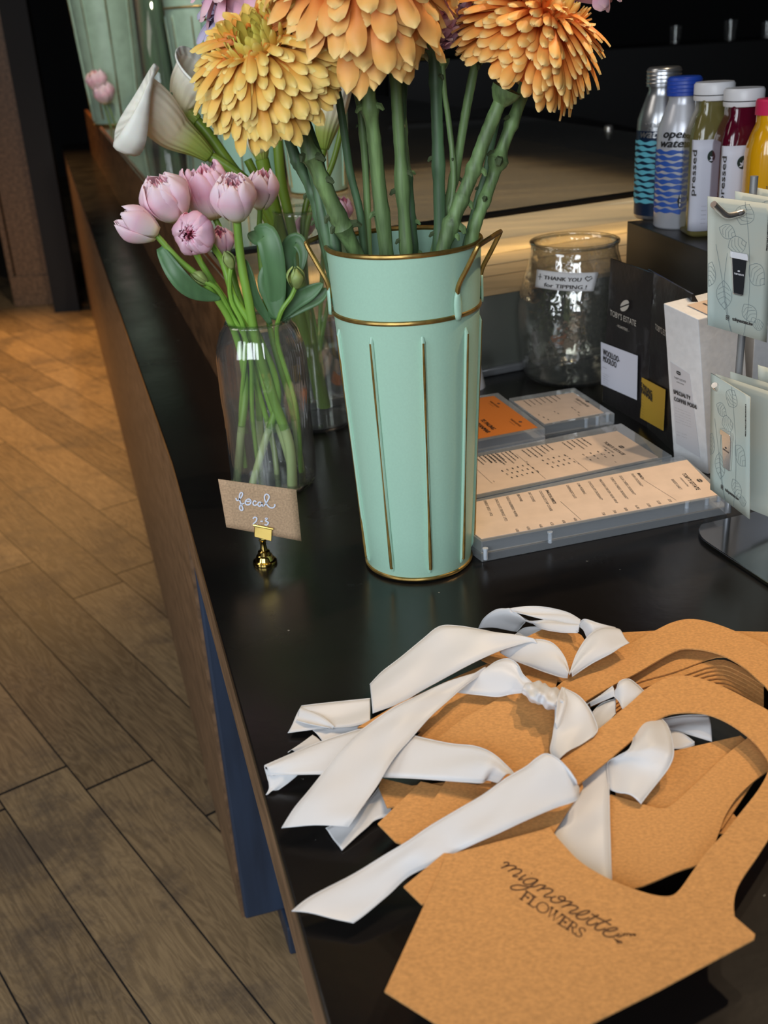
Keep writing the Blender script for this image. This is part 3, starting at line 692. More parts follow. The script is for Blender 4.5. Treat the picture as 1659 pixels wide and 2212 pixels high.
def leaf(pts, w, mt, root, fold=.35, name='leaf', tw=0, nrm=None):
    sp = smooth3(pts, 6); L = len(sp); rows = []
    for i, p in enumerate(sp):
        t = i / (L - 1); d = (sp[min(i + 1, L - 1)] - sp[max(i - 1, 0)]).normalized()
        vn = (nrm or V((0, -1, .25))).normalized(); vn = (vn - d * vn.dot(d)).normalized()
        vn = Matrix.Rotation(tw * t, 3, d) @ vn; sd = d.cross(vn)
        ww = w * (math.sin(math.pi * min(1, .08 + t * .92)) ** .75)
        rows.append([p + sd * x * ww + vn * fold * ww * x * x for x in (-1, -.6, -.2, .2, .6, 1)])
    m = MB(); m.grid(rows); return m.build(name, mt, root, thick=.0006)
ty = VC.y
foot = {}
def tulip(label, head_px, base_px, y, rpx, hpx, seed, axis, foot_px, mids, sr=.0042, pm=None, open_=.55, whorls=4, ruff=.06, leaves=()):
    """base_px: where head meets stem"""
    root = thing('tulip', label, 'flower', (VC.x, VC.y, TOP), 'pink double tulips in the fluted vase')
    B = PY(*base_px, y); p_ = px_at(B)
    tulip_head(B, axis, rpx * p_, hpx * p_, seed, open_, whorls, ruff).build('petals', pm or M_tul, root, ang=0, thick=.0003)
    pts = [B + axis.normalized() * .004] + [PY(u, v, yy) for u, v, yy in mids] + [PY(foot_px[0], foot_px[1], foot_px[2])]
    sp = smooth3(pts, 6); n_ = len(sp)
    k = next((i for i, p in enumerate(sp) if p.z < TOP + zw), n_ - 1)
    m = MB(); m.tube(sp[:k + 1], [sr * (.75 + .35 * i / n_) for i in range(k + 1)], 10); m.build('stem', M_tstem, root)
    m = MB(); m.tube(sp[k:], [sr * (.75 + .35 * (i + k) / n_) for i in range(n_ - k)], 10); m.build('stem_foot', M_tstemw, root)
    for lp, lw, tw in leaves: leaf([PY(u, v, yy) for u, v, yy in lp], lw, M_leaf, root, tw=tw)
    return root
yv = ty
tulip('pale pink tulip bud, lowest left of the bunch', None, (340, 505), yv - .03, 39, 88, 1, V((-.72, -.15, .45)), (512, 1040, yv + .0),
      [(385, 560, yv - .03), (440, 610, yv - .025), (500, 700, yv - .01), (530, 820, yv), (520, 940, yv - .01)], sr=.0042, whorls=3, ruff=.03,
      leaves=[([(345, 535, yv - .03), (380, 590, yv - .04), (420, 628, yv - .035), (478, 646, yv - .02)], .010, .3)])
tulip('pink ruffled tulip above the lowest left bud', None, (385, 470), yv + .0, 52, 100, 2, V((-.30, -.3, .8)), (640, 1050, yv + .01),
      [(430, 560, yv + .0), (480, 640, yv), (540, 720, yv), (580, 860, yv), (615, 960, yv)], whorls=5, ruff=.09)
tulip('deep pink peony tulip facing the viewer, low in the bunch', None, (440, 505), yv - .010, 45, 78, 3, V((-.28, -.9, .15)), (545, 1048, yv - .02),
      [(478, 560, yv - .005), (505, 640, yv - .01), (560, 730, yv - .01), (600, 850, yv - .005), (570, 960, yv - .012)], pm=M_tul2, open_=.42, whorls=6, ruff=.10)
tulip('small pink tulip tucked between the bunch and the front stem', None, (483, 545), yv + .015, 26, 56, 4, V((.0, -.35, .8)), (600, 1040, yv + .02),
      [(495, 600, yv + .015), (520, 700, yv + .012), (560, 850, yv + .01), (590, 960, yv + .01)], sr=.0032, pm=M_tul2, open_=.6, whorls=4, ruff=.10)
tulip('mauve pink open tulip at the back of the bunch', None, (462, 470), yv + .04, 52, 110, 5, V((-.12, -.1, .95)), (560, 1035, yv + .03),
      [(485, 520, yv + .035), (510, 620, yv + .03), (545, 740, yv + .02), (560, 880, yv + .02)], pm=M_tul2, open_=.75, whorls=5, ruff=.10)
tulip('pink and cream tulip at the front, standing highest with red heart', None, (512, 472), yv - .02, 46, 96, 6, V((.02, -.38, .95)), (632, 1062, yv - .02),
      [(520, 560, yv - .018), (535, 640, yv - .018), (555, 740, yv - .015), (590, 860, yv - .01), (625, 960, yv - .015)], sr=.0056, open_=.62, whorls=6, ruff=.08,
      leaves=[([(600, 560, yv - .002), (585, 600, yv - .004), (592, 640, yv - .006), (598, 690, yv - .008)], .014, .1)])
tulip('half hidden pale pink tulip behind the front one', None, (562, 450), yv + .03, 34, 84, 7, V((.18, -.1, .95)), (655, 1040, yv + .025),
      [(560, 520, yv + .03), (570, 620, yv + .025), (590, 740, yv + .02), (630, 880, yv + .015)], sr=.0036, whorls=3, ruff=.05)
def budthing(label, base, y, rpx, hpx, ax, pts, seed, sr=.0026):
    root = thing('tulip_bud', label, 'flower', (VC.x, VC.y, TOP), 'green tulip buds in the fluted vase')
    B = PY(*base, y); p_ = px_at(B)
    tulip_head(B, ax, rpx * p_, hpx * p_, seed, .25, 2, .02, 3).build('bud', M_bud, root, ang=0, thick=.0003)
    m = MB(); m.tube(smooth3([B + ax.normalized() * .003] + [PY(u, v, yy) for u, v, yy in pts], 6), sr, 8); m.build('stem', M_tstem, root)
    return root
budthing('small green bud under the front tulip', (502, 580), yv - .02, 14, 42, V((-.25, -.1, .9)), [(496, 605, yv - .02), (500, 650, yv - .015), (530, 730, yv - .01), (520, 900, yv), (530, 1010, yv)], 31)
budthing('green bud beside the lowest left tulip stem', (447, 612), yv - .028, 15, 42, V((-.72, -.1, .6)), [(470, 625, yv - .025), (500, 680, yv - .01), (540, 760, yv - .01), (545, 900, yv), (560, 1020, yv)], 32)
budthing('green bud with russet tips, at right beside the mint bucket', (640, 622), yv - .01, 19, 48, V((.05, -.2, .95)), [(630, 640, yv - .01), (605, 680, yv - .01), (600, 740, yv), (640, 880, yv), (650, 1020, yv)], 33)
root = thing('tulip_leaves', 'broad grey-green tulip leaves rising from the fluted vase mouth', 'leaves', (VC.x, VC.y, TOP))
leaf([PY(590, 690, yv), PY(597, 640, yv - .008), PY(590, 560, yv - .014), PY(575, 508, yv - .010), PY(553, 512, yv + .0), PY(535, 505, yv + .01)], .0125, M_leaf, root, .25)
leaf([PY(600, 690, yv + .005), PY(640, 650, yv + .003), PY(672, 630, yv), PY(698, 612, yv - .002)], .009, M_leaf, root, .3)
leaf([PY(598, 690, yv + .01), PY(625, 600, yv + .012), PY(622, 545, yv + .014), PY(640, 520, yv + .012), PY(655, 545, yv + .008), PY(650, 590, yv + .004)], .009, M_leaf, root, .3)
leaf([PY(585, 700, yv), PY(550, 640, yv - .004), PY(536, 590, yv - .004), PY(530, 560, yv)], .006, M_leaf, root, .3)
leaf([PY(606, 690, yv + .004), PY(650, 660, yv + .006), PY(690, 640, yv + .008), PY(706, 622, yv + .01)], .008, M_leaf, root, .3)

# ------------------------------------------------------------------ calla lilies
def calla_mat():
    m, nt, b = nodes('calla_spathe'); N = nt.nodes; L = nt.links
    uv = N.new('ShaderNodeUVMap'); sp = N.new('ShaderNodeSeparateXYZ'); L.new(uv.outputs[0], sp.inputs[0])
    r = N.new('ShaderNodeValToRGB'); e = r.color_ramp.elements; e[0].position = 0; e[0].color = lin((124, 150, 52)); e[1].position = 1; e[1].color = lin((254, 250, 240))
    x = e.new(.22); x.color = lin((168, 182, 92)); x = e.new(.42); x.color = lin((242, 228, 192)); x = e.new(.75); x.color = lin((250, 242, 226))
    L.new(sp.outputs[1], r.inputs[0]); L.new(r.outputs[0], b.inputs['Base Color']); b.inputs['Roughness'].default_value = .5
    b.inputs['Subsurface Weight'].default_value = .15; b.inputs['Subsurface Scale'].default_value = .006
    wv = N.new('ShaderNodeTexWave'); wv.bands_direction = 'X'; wv.inputs['Scale'].default_value = 5; wv.inputs['Distortion'].default_value = 1.5; L.new(uv.outputs[0], wv.inputs['Vector'])
    bp = N.new('ShaderNodeBump'); bp.inputs['Strength'].default_value = .25; bp.inputs['Distance'].default_value = .004; L.new(wv.outputs[0], bp.inputs['Height']); L.new(bp.outputs[0], b.inputs['Normal'])
    return m
M_calla = calla_mat()
def calla(label, spine, radii, lipr, tip_az, y, stem_pts, sr, sag=0, tail=None, group='calla lilies in the tall vase', lip_back=.6, tiplen=.9):
    root = thing('calla_lily', label, 'flower', (VC2.x, VC2.y, TOP), group)
    pts = smooth3([PY(u, v, yy) for u, v, yy in spine], 6); L = len(pts); p_ = px_at(pts[L // 2]); rr = cr([(r,) for r in radii], 6)
    rows = []; ref = None
    n = 40
    for i, p in enumerate(pts):
        d = (pts[min(i + 1, L - 1)] - pts[max(i - 1, 0)]).normalized()
        if ref is None: ref = V((0, 0, 1))
        ref = (ref - d * ref.dot(d)).normalized(); b = d.cross(ref); r = rr[min(i, len(rr) - 1)][0] * p_
        rows.append([p + (ref * math.cos(TAU * k / n) + b * math.sin(TAU * k / n)) * r for k in range(n)])
    r0 = rr[-1][0] * p_; lr = lipr * p_; last = pts[-1]
    for q in range(1, 8):  # flaring, rolled-back lip with a pointed tip
        s = q / 7; row = []
        for k in range(n):
            a = TAU * k / n; dlt = (a - tip_az + math.pi) % TAU - math.pi
            tf = math.exp(-(dlt / .55) ** 2); wv = .12 * math.sin(3 * a + 1)
            lw = (lr - r0) * (1 + tiplen * tf + wv) * (.55 + .45 * math.cos(dlt / 2) ** 2)
            rad = r0 + lw * math.sin(s * 1.9 + .15) ; fwd = lw * (.55 * math.sin(s * 2.2) - lip_back * s * s * (1 + .5 * math.sin(2 * a)))
            row.append(last + (ref * math.cos(a) + b * math.sin(a)) * rad + d * fwd)
        rows.append(row)
    m = MB(); m.grid(rows, closed=True, uvf=lambda a, c: (c, a)); m.build('spathe', M_calla, root, ang=0, thick=.0008)
    sp = [pts[0] + (pts[1] - pts[0]) * .5] + [PY(u, v, yy) for u, v, yy in stem_pts]
    m = MB(); m.tube(smooth3(sp, 6), sr, 12); m.build('stem', M_cstem, root)
    if tail:
        m = MB(); tp = smooth3([PY(u, v, yy) for u, v, yy in tail], 6); m.tube(tp, [.0016 * (1 - .8 * i / len(tp)) for i in range(len(tp))], 6); m.build('curled_tip', M_leaf, root)
    return root
cy = VC2.y
calla('large cream calla lily at far left with rolled open mouth', [(452, 338, cy), (420, 312, cy - .005), (372, 280, cy - .01), (332, 238, cy - .025), (304, 220, cy - .030)], [14, 26, 42, 50, 56], 96, R_(215), cy,
      [(480, 352, cy), (540, 400, cy), (600, 500, cy), (640, 640, cy), (680, 800, cy), (700, 880, cy)], .0062)
calla('cream calla lily half behind the golden chrysanthemum', [(425, 262, cy + .02), (408, 245, cy + .02), (398, 226, cy + .018), (410, 190, cy + .015), (432, 160, cy + .01)], [14, 18, 28, 44, 54], 76, R_(20), cy,
      [(450, 290, cy + .02), (500, 360, cy + .02), (560, 440, cy + .015), (620, 560, cy + .01), (660, 720, cy), (690, 860, cy)], .0068,
      tail=[(372, 202, cy), (354, 210, cy), (352, 232, cy), (362, 252, cy), (382, 259, cy)], lip_back=.3)
calla('small cream calla bud below the golden chrysanthemum', [(566, 345, cy), (562, 325, cy), (556, 305, cy - .004), (552, 285, cy - .006)], [12, 19, 24, 27], 34, R_(60), cy,
      [(580, 400, cy), (600, 480, cy), (625, 580, cy), (665, 740, cy), (700, 870, cy)], .0085, lip_back=.1, tiplen=.4)
calla('green and white calla bud behind the left stems', [(700, 322, cy + .03), (704, 280, cy + .03), (716, 230, cy + .03), (728, 180, cy + .03)], [10, 24, 34, 34], 40, R_(40), cy,
      [(690, 360, cy + .03), (662, 440, cy + .02), (655, 520, cy + .015), (670, 700, cy), (695, 860, cy)], .0042, lip_back=.1, tiplen=.4)
for k, (pts, r) in enumerate((([(598, 270), (606, 380), (625, 470), (650, 600), (680, 760), (705, 880)], .0062), ([(740, 270), (716, 360), (668, 470), (655, 600), (680, 780), (690, 880)], .0036), ([(535, 345), (575, 430), (610, 540), (640, 700), (665, 870)], .0052))):
    root = thing('calla_lily', ('thick green calla stem running straight up behind the bloom', 'thin yellow-green calla stem leaning right', 'green calla stem leaning left under the cream lily')[k], 'flower', (VC2.x, VC2.y, TOP))
    m = MB(); m.tube(smooth3([PY(u, v, cy + .012 * k) for u, v in pts], 6), r, 12); m.build('stem', M_cstem, root)
# pink tulips seen behind the bucket stems
for k, (u, v, s) in enumerate(((702, 462, 26), (738, 452, 24), (660, 488, 20))):
    root = thing('tulip', ('blurred pink tulip seen between the bucket stems', 'blurred coral pink tulip furthest right behind the bucket stems', 'small rose tulip beside the tall vase rim')[k], 'flower', (VC2.x, VC2.y, TOP))
    B = PY(u, v + s, cy + .07); tulip_head(B, V((.1, -.2, .9)), s * px_at(B), 2.1 * s * px_at(B), 70 + k, .6, 3, .08).build('petals', M_tul2, root, ang=0, thick=.0003)
    m = MB(); m.tube(smooth3([B, PY(u - 4, v + 90, cy + .06), PY(690, 760, cy + .03), PY(700, 880, cy)], 6), .003, 8); m.build('stem', M_tstem, root)

# ------------------------------------------------------------------ little card on a brass clip stand
KC = P(573, 1216); ky = KC.y
root = thing('card_holder', 'small brass clip stand holding the handwritten kraft card', 'card holder', KC)
m = MB(); m.lathe(KC, [(0, 0), (.0118, 0), (.0122, .0015), (.0116, .0035), (.0095, .0045), (.0085, .007), (.0078, .009), (.0065, .0098), (.0058, .0135), (.0036, .0145), (.0030, .018), (.0030, .024), (.0042, .026), (0, .0265)], 40); m.build('base', M_brass, root)
c0 = PY(549, 1134, ky - .0016); c1 = PY(588, 1143, ky - .0016); c2_ = PY(587, 1170, ky - .0030); c3 = PY(549, 1160, ky - .0030)
b_ = V((0, .0042, 0))
m = MB(); m.hexa([c3, c2_, c2_ + b_, c3 + b_, c0, c1, c1 + b_ * .8, c0 + b_ * .8]); cl = m.build('clip', M_brass, root, bevel=.0006)
m = MB(); m.tube([c0 - V((.001, 0, 0)), c1 + V((.001, 0, 0))], .0013, 8); m.build('clip_roll', M_brass, cl)
def quad_card(name, corners, thick, mt, parent=None, n=8, bend=0, smooth=True):
    """corners TL TR BR BL; thickness backwards"""
    TL, TR, BR, BL = corners; nr = (TR - TL).cross(BL - TL).normalized()
    if nr.y < 0: nr = -nr
    rows = []
    for i in range(n + 1):
        s = i / n; row = []
        for j in range(n + 1):
            t = j / n; p = TL.lerp(TR, t).lerp(BL.lerp(BR, t), s); row.append(p + nr * bend * math.sin(math.pi * t))
        rows.append(row)
    m = MB(); m.grid(rows); return m.build(name, mt, parent, thick=thick, offset=-1 if True else 1)
def stroke(mb, pts3, w, nrm, lift=.0003):
    """flat pen line lying on a surface with normal nrm"""
    nrm = nrm.normalized(); L = len(pts3); rows = []
    for i, p in enumerate(pts3):
        d = (pts3[min(i + 1, L - 1)] - pts3[max(i - 1, 0)])
        if d.length < 1e-7: d = V((1, 0, 0))
        d.normalize(); sd = d.cross(nrm).normalized()
        ww = (w[i] if isinstance(w, list) else w) / 2
        rows.append([p + sd * ww + nrm * lift, p - sd * ww + nrm * lift])
    mb.grid(rows)
kc = [PY(471, 1035, ky), PY(640, 1058, ky), PY(651, 1169, ky), PY(489, 1139, ky)]
card = thing('price_card', 'kraft paper card handwritten in white pen, held by the brass clip', 'card', KC)
quad_card('card', kc, .0006, M_kraft2, card)
def K(x, y, sc=4.88, ox=430, oy=680): return PY(ox + x / sc, oy + y / sc, ky - .0006)
fm = MB(); nk = V((0, -1, 0))
for st in ([(388, 1930), (400, 1955), (425, 1945), (452, 1910), (458, 1882), (444, 1872), (428, 1895), (428, 1950), (448, 2005), (462, 2045), (450, 2062), (430, 2045), (432, 2012), (452, 1995), (478, 1985)],
           [(508, 1945), (490, 1965), (492, 1992), (515, 2003), (540, 1990), (546, 1962), (530, 1942), (508, 1945)], [(498, 1968), (542, 1964)],
           [(604, 1972), (588, 1960), (572, 1972), (570, 1995), (588, 2008), (612, 1998)],
           [(660, 1985), (640, 1972), (622, 1986), (624, 2010), (644, 2016), (660, 1996), (664, 1980), (666, 2008), (680, 2018)],
           [(680, 2018), (712, 1975), (738, 1925), (730, 1898), (706, 1890), (690, 1915), (696, 1960), (720, 2005), (748, 2030), (782, 2032), (800, 2010), (796, 1996)]):
    stroke(fm, smooth3([K(*p) for p in st], 5), .0014, nk)
for st in ([(347, 760), (356, 751), (367, 757), (362, 773), (348, 788), (374, 790)], [(385, 772), (398, 772)], [(408, 758), (421, 757), (412, 770), (426, 778), (418, 791), (406, 788)]):
    stroke(fm, smooth3([K(x, y, 2.37, 400, 800) for x, y in st], 4), .0014, nk)
fm.build('handwriting', M_whitepen, card, smooth=False)

# ------------------------------------------------------------------ text helpers
def text_verts(txt, res=2, align='LEFT'):
    cu = bpy.data.curves.new('t', 'FONT'); cu.body = txt; cu.resolution_u = res; cu.align_x = align
    o = bpy.data.objects.new('t', cu); COL.objects.link(o)
    dg = bpy.context.evaluated_depsgraph_get(); me = bpy.data.meshes.new_from_object(o.evaluated_get(dg))
    vs = [v.co.copy() for v in me.vertices]; fs = [tuple(p.vertices) for p in me.polygons]
    bpy.data.objects.remove(o); bpy.data.curves.remove(cu); bpy.data.meshes.remove(me)
    return vs, fs
_tc = {}
def put_text(mb, txt, o, ex, ey, size, fn=None, bold=0, wid=None):
    """flat lettering: o = baseline start, ex / ey = unit right / up; fn maps (x, y) to a point on a curved face"""
    if txt not in _tc: _tc[txt] = text_verts(txt)
    vs, fs = _tc[txt]
    if not vs: return
    W = max(v.x for v in vs) or 1
    sx = size if wid is None else wid / W
    for q in ([(0, 0)] if not bold else [(0, 0), (bold, 0), (bold * .5, bold * .5)]):
        if fn: mb.add([fn(v.x * sx + q[0], v.y * size + q[1]) for v in vs], fs)
        else: mb.add([o + ex * (v.x * sx + q[0]) + ey * (v.y * size + q[1]) for v in vs], fs)
def line(mb, a, b, w, nrm): stroke(mb, [a, b], w, nrm, lift=0)
ZN = V((0, 0, 1))

# ------------------------------------------------------------------ kraft flower carriers (flat die-cut boards)
def sheet(name, label, px, h, group=None, thick=.0011, mt=None, parent=None, tilt=None):
    pts = [P(u, v, (h if len(q) < 1 else q[0])) for (u, v, *q) in px]
    n = len(pts)
    m = MB(); dn = V((0, 0, -thick))
    m.add(pts + [p + dn for p in pts], [tuple(range(n)), tuple(range(2 * n - 1, n - 1, -1))] + [(i, n + i, n + (i + 1) % n, (i + 1) % n) for i in range(n)], [(p.x, p.y) for p in pts] * 2)
    o = m.build(name, mt or M_kraft, parent, smooth=False)
    if label: tag(o, label, 'flower carrier', group)
    return o
def c2(pts, n=4): return cr([tuple(map(float, p)) for p in pts], n)
hF = .030
outF = c2([(1188, 1788), (1215, 1822), (1260, 1866), (1330, 1905), (1400, 1930), (1440, 1936), (1462, 1928), (1482, 1903)]) + \
       c2([(1482, 1903), (1525, 1842), (1564, 1800), (1600, 1755), (1636, 1709), (1657, 1672), (1660, 1650), (1651, 1630), (1620, 1594), (1568, 1558), (1516, 1540), (1457, 1540), (1421, 1554), (1397, 1572), (1338, 1622), (1246, 1697)])[1:] + \
       c2([(1205, 1637), (1278, 1586), (1357, 1522), (1397, 1487), (1437, 1465), (1473, 1459), (1516, 1466), (1568, 1486), (1620, 1513), (1659, 1534), (1705, 1565), (1735, 1620), (1730, 1690), (1700, 1750), (1659, 1814), (1636, 1850), (1605, 1895), (1590, 1925), (1585, 1955), (1587, 1980)]) + \
       [(1631, 2018), (1629, 2028), (1420, 2140), (1275, 2212), (1110, 2300), (1060, 2296), (944, 2212), (831, 2141), (834, 2134), (900, 1990), (957, 1864), (962, 1848)]
front = thing('flower_carrier', 'kraft board flower carrier printed mignonette FLOWERS, topmost and nearest of the pile', 'flower carrier', P(1200, 2000, 0), 'kraft flower carriers with satin ribbons')
sheet('board', None, outF, hF, parent=front)
m = MB()
def KF(x, y): return P(1060 + x / 4.879, 1780 + y / 4.879, hF)
wk = .0011
for st in ([(136, 414), (160, 404), (188, 412), (180, 432), (108, 468)], [(150, 448), (215, 438), (266, 450), (250, 470), (180, 500)], [(215, 480), (290, 474), (326, 494), (300, 520), (245, 540), (240, 554), (290, 552)],
           [(372, 534), (305, 574), (298, 590), (345, 580)], [(424, 520), (436, 523)],
           [(500, 590), (440, 574), (375, 586), (345, 610), (358, 634), (410, 636), (470, 610), (498, 592), (440, 645), (370, 683), (290, 696), (228, 690), (211, 668), (232, 652), (300, 645), (380, 660), (450, 665), (510, 645)],
           [(510, 642), (575, 650), (560, 668), (484, 706)], [(540, 688), (610, 680), (652, 698), (640, 720), (572, 752), (572, 772), (640, 770)],
           [(690, 765), (650, 776), (632, 800), (652, 826), (706, 830), (760, 814), (786, 788), (765, 766), (725, 768), (716, 790), (770, 812)],
           [(770, 812), (835, 818), (850, 834), (745, 880)], [(800, 858), (870, 858), (918, 878), (900, 900), (835, 926), (842, 944), (910, 944)],
           [(910, 962), (975, 955), (1030, 935), (1036, 914), (985, 918), (920, 945), (902, 976), (930, 1002), (985, 1006), (1040, 985)],
           [(1140, 958), (1045, 1008), (1014, 1036), (1024, 1062), (1070, 1064), (1130, 1040)], [(1062, 948), (1130, 990), (1210, 1030), (1268, 1068)],
           [(1272, 1006), (1150, 1050), (1102, 1086), (1108, 1114), (1150, 1120), (1210, 1100)],
           [(1200, 1128), (1270, 1128), (1330, 1112), (1322, 1094), (1270, 1098), (1210, 1122), (1184, 1152), (1206, 1180), (1262, 1192), (1345, 1168)]):
    stroke(m, smooth3([KF(*p) for p in st], 5), wk, ZN, .0001)
# serif capitals FLOWERS
GL = {'F': [[(0, 0), (.36, 0)], [(.18, 0), (.18, 1)], [(0, 1), (.72, 1), (.74, .80)], [(.18, .52), (.55, .52)], [(.55, .40), (.55, .64)]],
      'L': [[(0, 0), (.68, 0), (.74, .24)], [(.18, 0), (.18, 1)], [(0, 1), (.36, 1)]],
      'O': [[(.5 + .47 * math.cos(TAU * k / 20), .5 + .52 * math.sin(TAU * k / 20)) for k in range(21)]],
      'W': [[(.08, 1), (.36, 0), (.62, .92)], [(.50, 1), (.80, 0), (1.10, 1)], [(-.04, 1), (.24, 1)], [(.42, 1), (.70, 1)], [(.98, 1), (1.22, 1)]],
      'E': [[(0, 0), (.66, 0), (.72, .22)], [(.18, 0), (.18, 1)], [(0, 1), (.66, 1), (.68, .80)], [(.18, .52), (.50, .52)], [(.50, .40), (.50, .64)]],
      'R': [[(0, 0), (.36, 0)], [(.18, 0), (.18, 1)], [(0, 1), (.45, 1), (.62, .88), (.62, .64), (.45, .50), (.18, .50)], [(.40, .50), (.70, .06), (.86, 0)]],
      'S': [[(.56, .78), (.54, .96), (.34, 1.02), (.12, .92), (.08, .74), (.22, .58), (.44, .46), (.58, .30), (.52, .08), (.30, -.02), (.10, .04), (.06, .24)]]}
x = 0.0; base0 = V((300, 782, 0)); bx = V((648, 425, 0)); upv = V((66, -82, 0))
adv = {'F': .72, 'L': .74, 'O': 1.0, 'W': 1.18, 'E': .76, 'R': .84, 'S': .66}; tot = sum(adv.values())
for ch in 'FLOWERS':
    for st in GL[ch]:
        pts = []
        for (gx, gy) in st:
            q = base0 + bx * ((x + gx) / tot) + upv * gy; pts.append(KF(q.x, q.y))
        stroke(m, pts, .0013 if len(st) < 4 and abs(st[0][0] - st[-1][0]) < .3 else .0009, ZN, .0001)
    x += adv[ch]
rnd = random.Random(5)
for k in range(60):   # the little mignonette sprig after the e
    t = rnd.random(); sp_ = (1 - t) * 26 + 3
    cx_, cy_ = 1340 + 190 * t, 1172 - 8 * math.sin(t * 3) + rnd.uniform(-sp_, sp_) * .9
    a = rnd.uniform(0, 6.28); stroke(m, [KF(cx_, cy_), KF(cx_ + 14 * math.cos(a), cy_ + 10 * math.sin(a))], .0006, ZN, .0001)
for k in range(4): stroke(m, smooth3([KF(1290 + 8 * k, 1200 + 6 * k), KF(1320 + 10 * k, 1230), KF(1340 + 14 * k, 1262 - 4 * k)], 4), .0005, ZN, .0001)
for k in range(9): a = k * .7; stroke(m, [KF(1360 + 18 * math.cos(a), 1246 + 12 * math.sin(a)), KF(1366 + 26 * math.cos(a), 1248 + 16 * math.sin(a))], .0005, ZN, .0001)
m.build('printed_logo', M_ink, front, smooth=False)
gK = 'kraft flower carriers with satin ribbons'
sheet('flower_carrier', 'plain kraft board end showing under the front carrier, below the nearest ribbon', [(1246, 1640), (1260, 1700), (1195, 1800), (1100, 1900), (935, 1948), (911, 1953), (872, 1915), (962, 1840), (1060, 1780)], .0265, gK)
sheet('flower_carrier', 'kraft board carrier with high arched handle, right above the printed one', c2([(1190, 1500), (1212, 1475), (1278, 1435), (1338, 1403), (1417, 1361), (1453, 1344), (1489, 1337), (1532, 1343), (1588, 1363), (1659, 1395), (1720, 1440), (1745, 1520), (1740, 1580)]) + c2([(1700, 1585), (1690, 1545), (1659, 1490), (1636, 1467), (1604, 1439), (1556, 1413), (1500, 1401), (1457, 1407), (1373, 1455), (1326, 1479), (1270, 1512), (1225, 1545)]), .022, gK)
sheet('flower_carrier', 'kraft board carrier lying furthest back, its flat end on the counter at right', [(1230, 1462), (1300, 1400), (1345, 1366), (1417, 1362), (1588, 1363), (1700, 1366), (1780, 1400), (1780, 1520), (1700, 1490)] + c2([(1650, 1450), (1600, 1428), (1548, 1419), (1457, 1451), (1375, 1475), (1300, 1515), (1240, 1540)]), .014, gK)
for k in range(7):
    d = 9 * k
    o_ = c2([(1330 - 2 * k, 1500 + d * .8), (1375, 1477 + d), (1457, 1453 + d), (1548, 1425 + d * 1.0), (1600, 1440 + d), (1650, 1470 + d)])
    i_ = c2([(1650, 1482 + d), (1600, 1452 + d), (1548, 1437 + d), (1457, 1466 + d), (1375, 1491 + d), (1330, 1520 + d)])
    sheet('flower_carrier', 'kraft board edge in the dark stack seen through the arched handles, ' + ('topmost', 'second from the top', 'third from the top', 'middle one', 'third from the bottom', 'second from the bottom', 'lowest')[k], o_ + i_, .0125 - .0016 * k, 'stacked boards seen through the handles', mt=M_kraft)
sheet('flower_carrier', 'kraft board with cut slit under the handle of the printed carrier', [(1330, 1660), (1455, 1622), (1600, 1589), (1660, 1640), (1560, 1790), (1500, 1800), (1330, 1800)], .0150, gK)
sheet('flower_carrier', 'large kraft board lying right of the hanging ribbon tail, partly under the printed carrier', c2([(1320, 1716), (1383, 1735), (1429, 1746), (1457, 1734), (1516, 1680), (1575, 1625), (1640, 1578), (1700, 1560)]) + [(1740, 1600), (1720, 1660)] + c2([(1660, 1664), (1625, 1690), (1590, 1725), (1565, 1765), (1553, 1798), (1525, 1857), (1460, 1883), (1371, 1919), (1330, 1908), (1190, 1790)]), .0190, gK)
sheet('flower_carrier', 'small kraft corner poking out in the dark gap of the right handle', [(1553, 1800), (1576, 1750), (1594, 1768), (1572, 1802)], .0130, gK)
# bodies fanned out at the left
sheet('flower_carrier', 'long kraft board edge running under the upper ribbons to the left', [(772, 1571), (860, 1520), (985, 1462), (1052, 1434), (1180, 1455), (1180, 1560), (1000, 1590), (860, 1575)], .0140, gK)
sheet('flower_carrier', 'kraft board corner pointing up between the two back ribbons', [(1206, 1343), (1256, 1372), (1292, 1425), (1232, 1475), (1110, 1455), (1040, 1425), (1147, 1371)], .0170, gK)
sheet('flower_carrier', 'small kraft board end left of the knotted ribbon', [(1158, 1446), (1205, 1468), (1190, 1520), (1120, 1470)], .0185, gK)
sheet('flower_carrier', 'square kraft board end in the middle of the pile, left of the knotted ribbon', [(1090, 1480), (1198, 1524), (1240, 1560), (1240, 1690), (1100, 1720), (1040, 1640), (938, 1600), (1000, 1552), (1072, 1512)], .0225, gK)
sheet('flower_carrier', 'kraft board beneath the middle one, its left edge under the long diagonal ribbon', [(900, 1590), (985, 1500), (1110, 1490), (1110, 1640), (1060, 1690), (950, 1680)], .0195, gK)
sheet('flower_carrier', 'kraft board leftmost of the fanned ends beside the ribbon tips', [(824, 1681), (889, 1697), (960, 1690), (930, 1745), (856, 1742), (836, 1744), (818, 1700)], .0100, gK)
sheet('flower_carrier', 'kraft board end with pointed corner over the dark counter, second of the fan', [(909, 1688), (951, 1697), (1080, 1690), (1040, 1760), (940, 1850), (854, 1818), (816, 1779)], .0130, gK)
sheet('flower_carrier', 'kraft board end topmost of the fan, just under the nearest ribbon', [(964, 1685), (1036, 1696), (1052, 1672), (1130, 1690), (1180, 1720), (1000, 1880), (880, 1815)], .0165, gK)

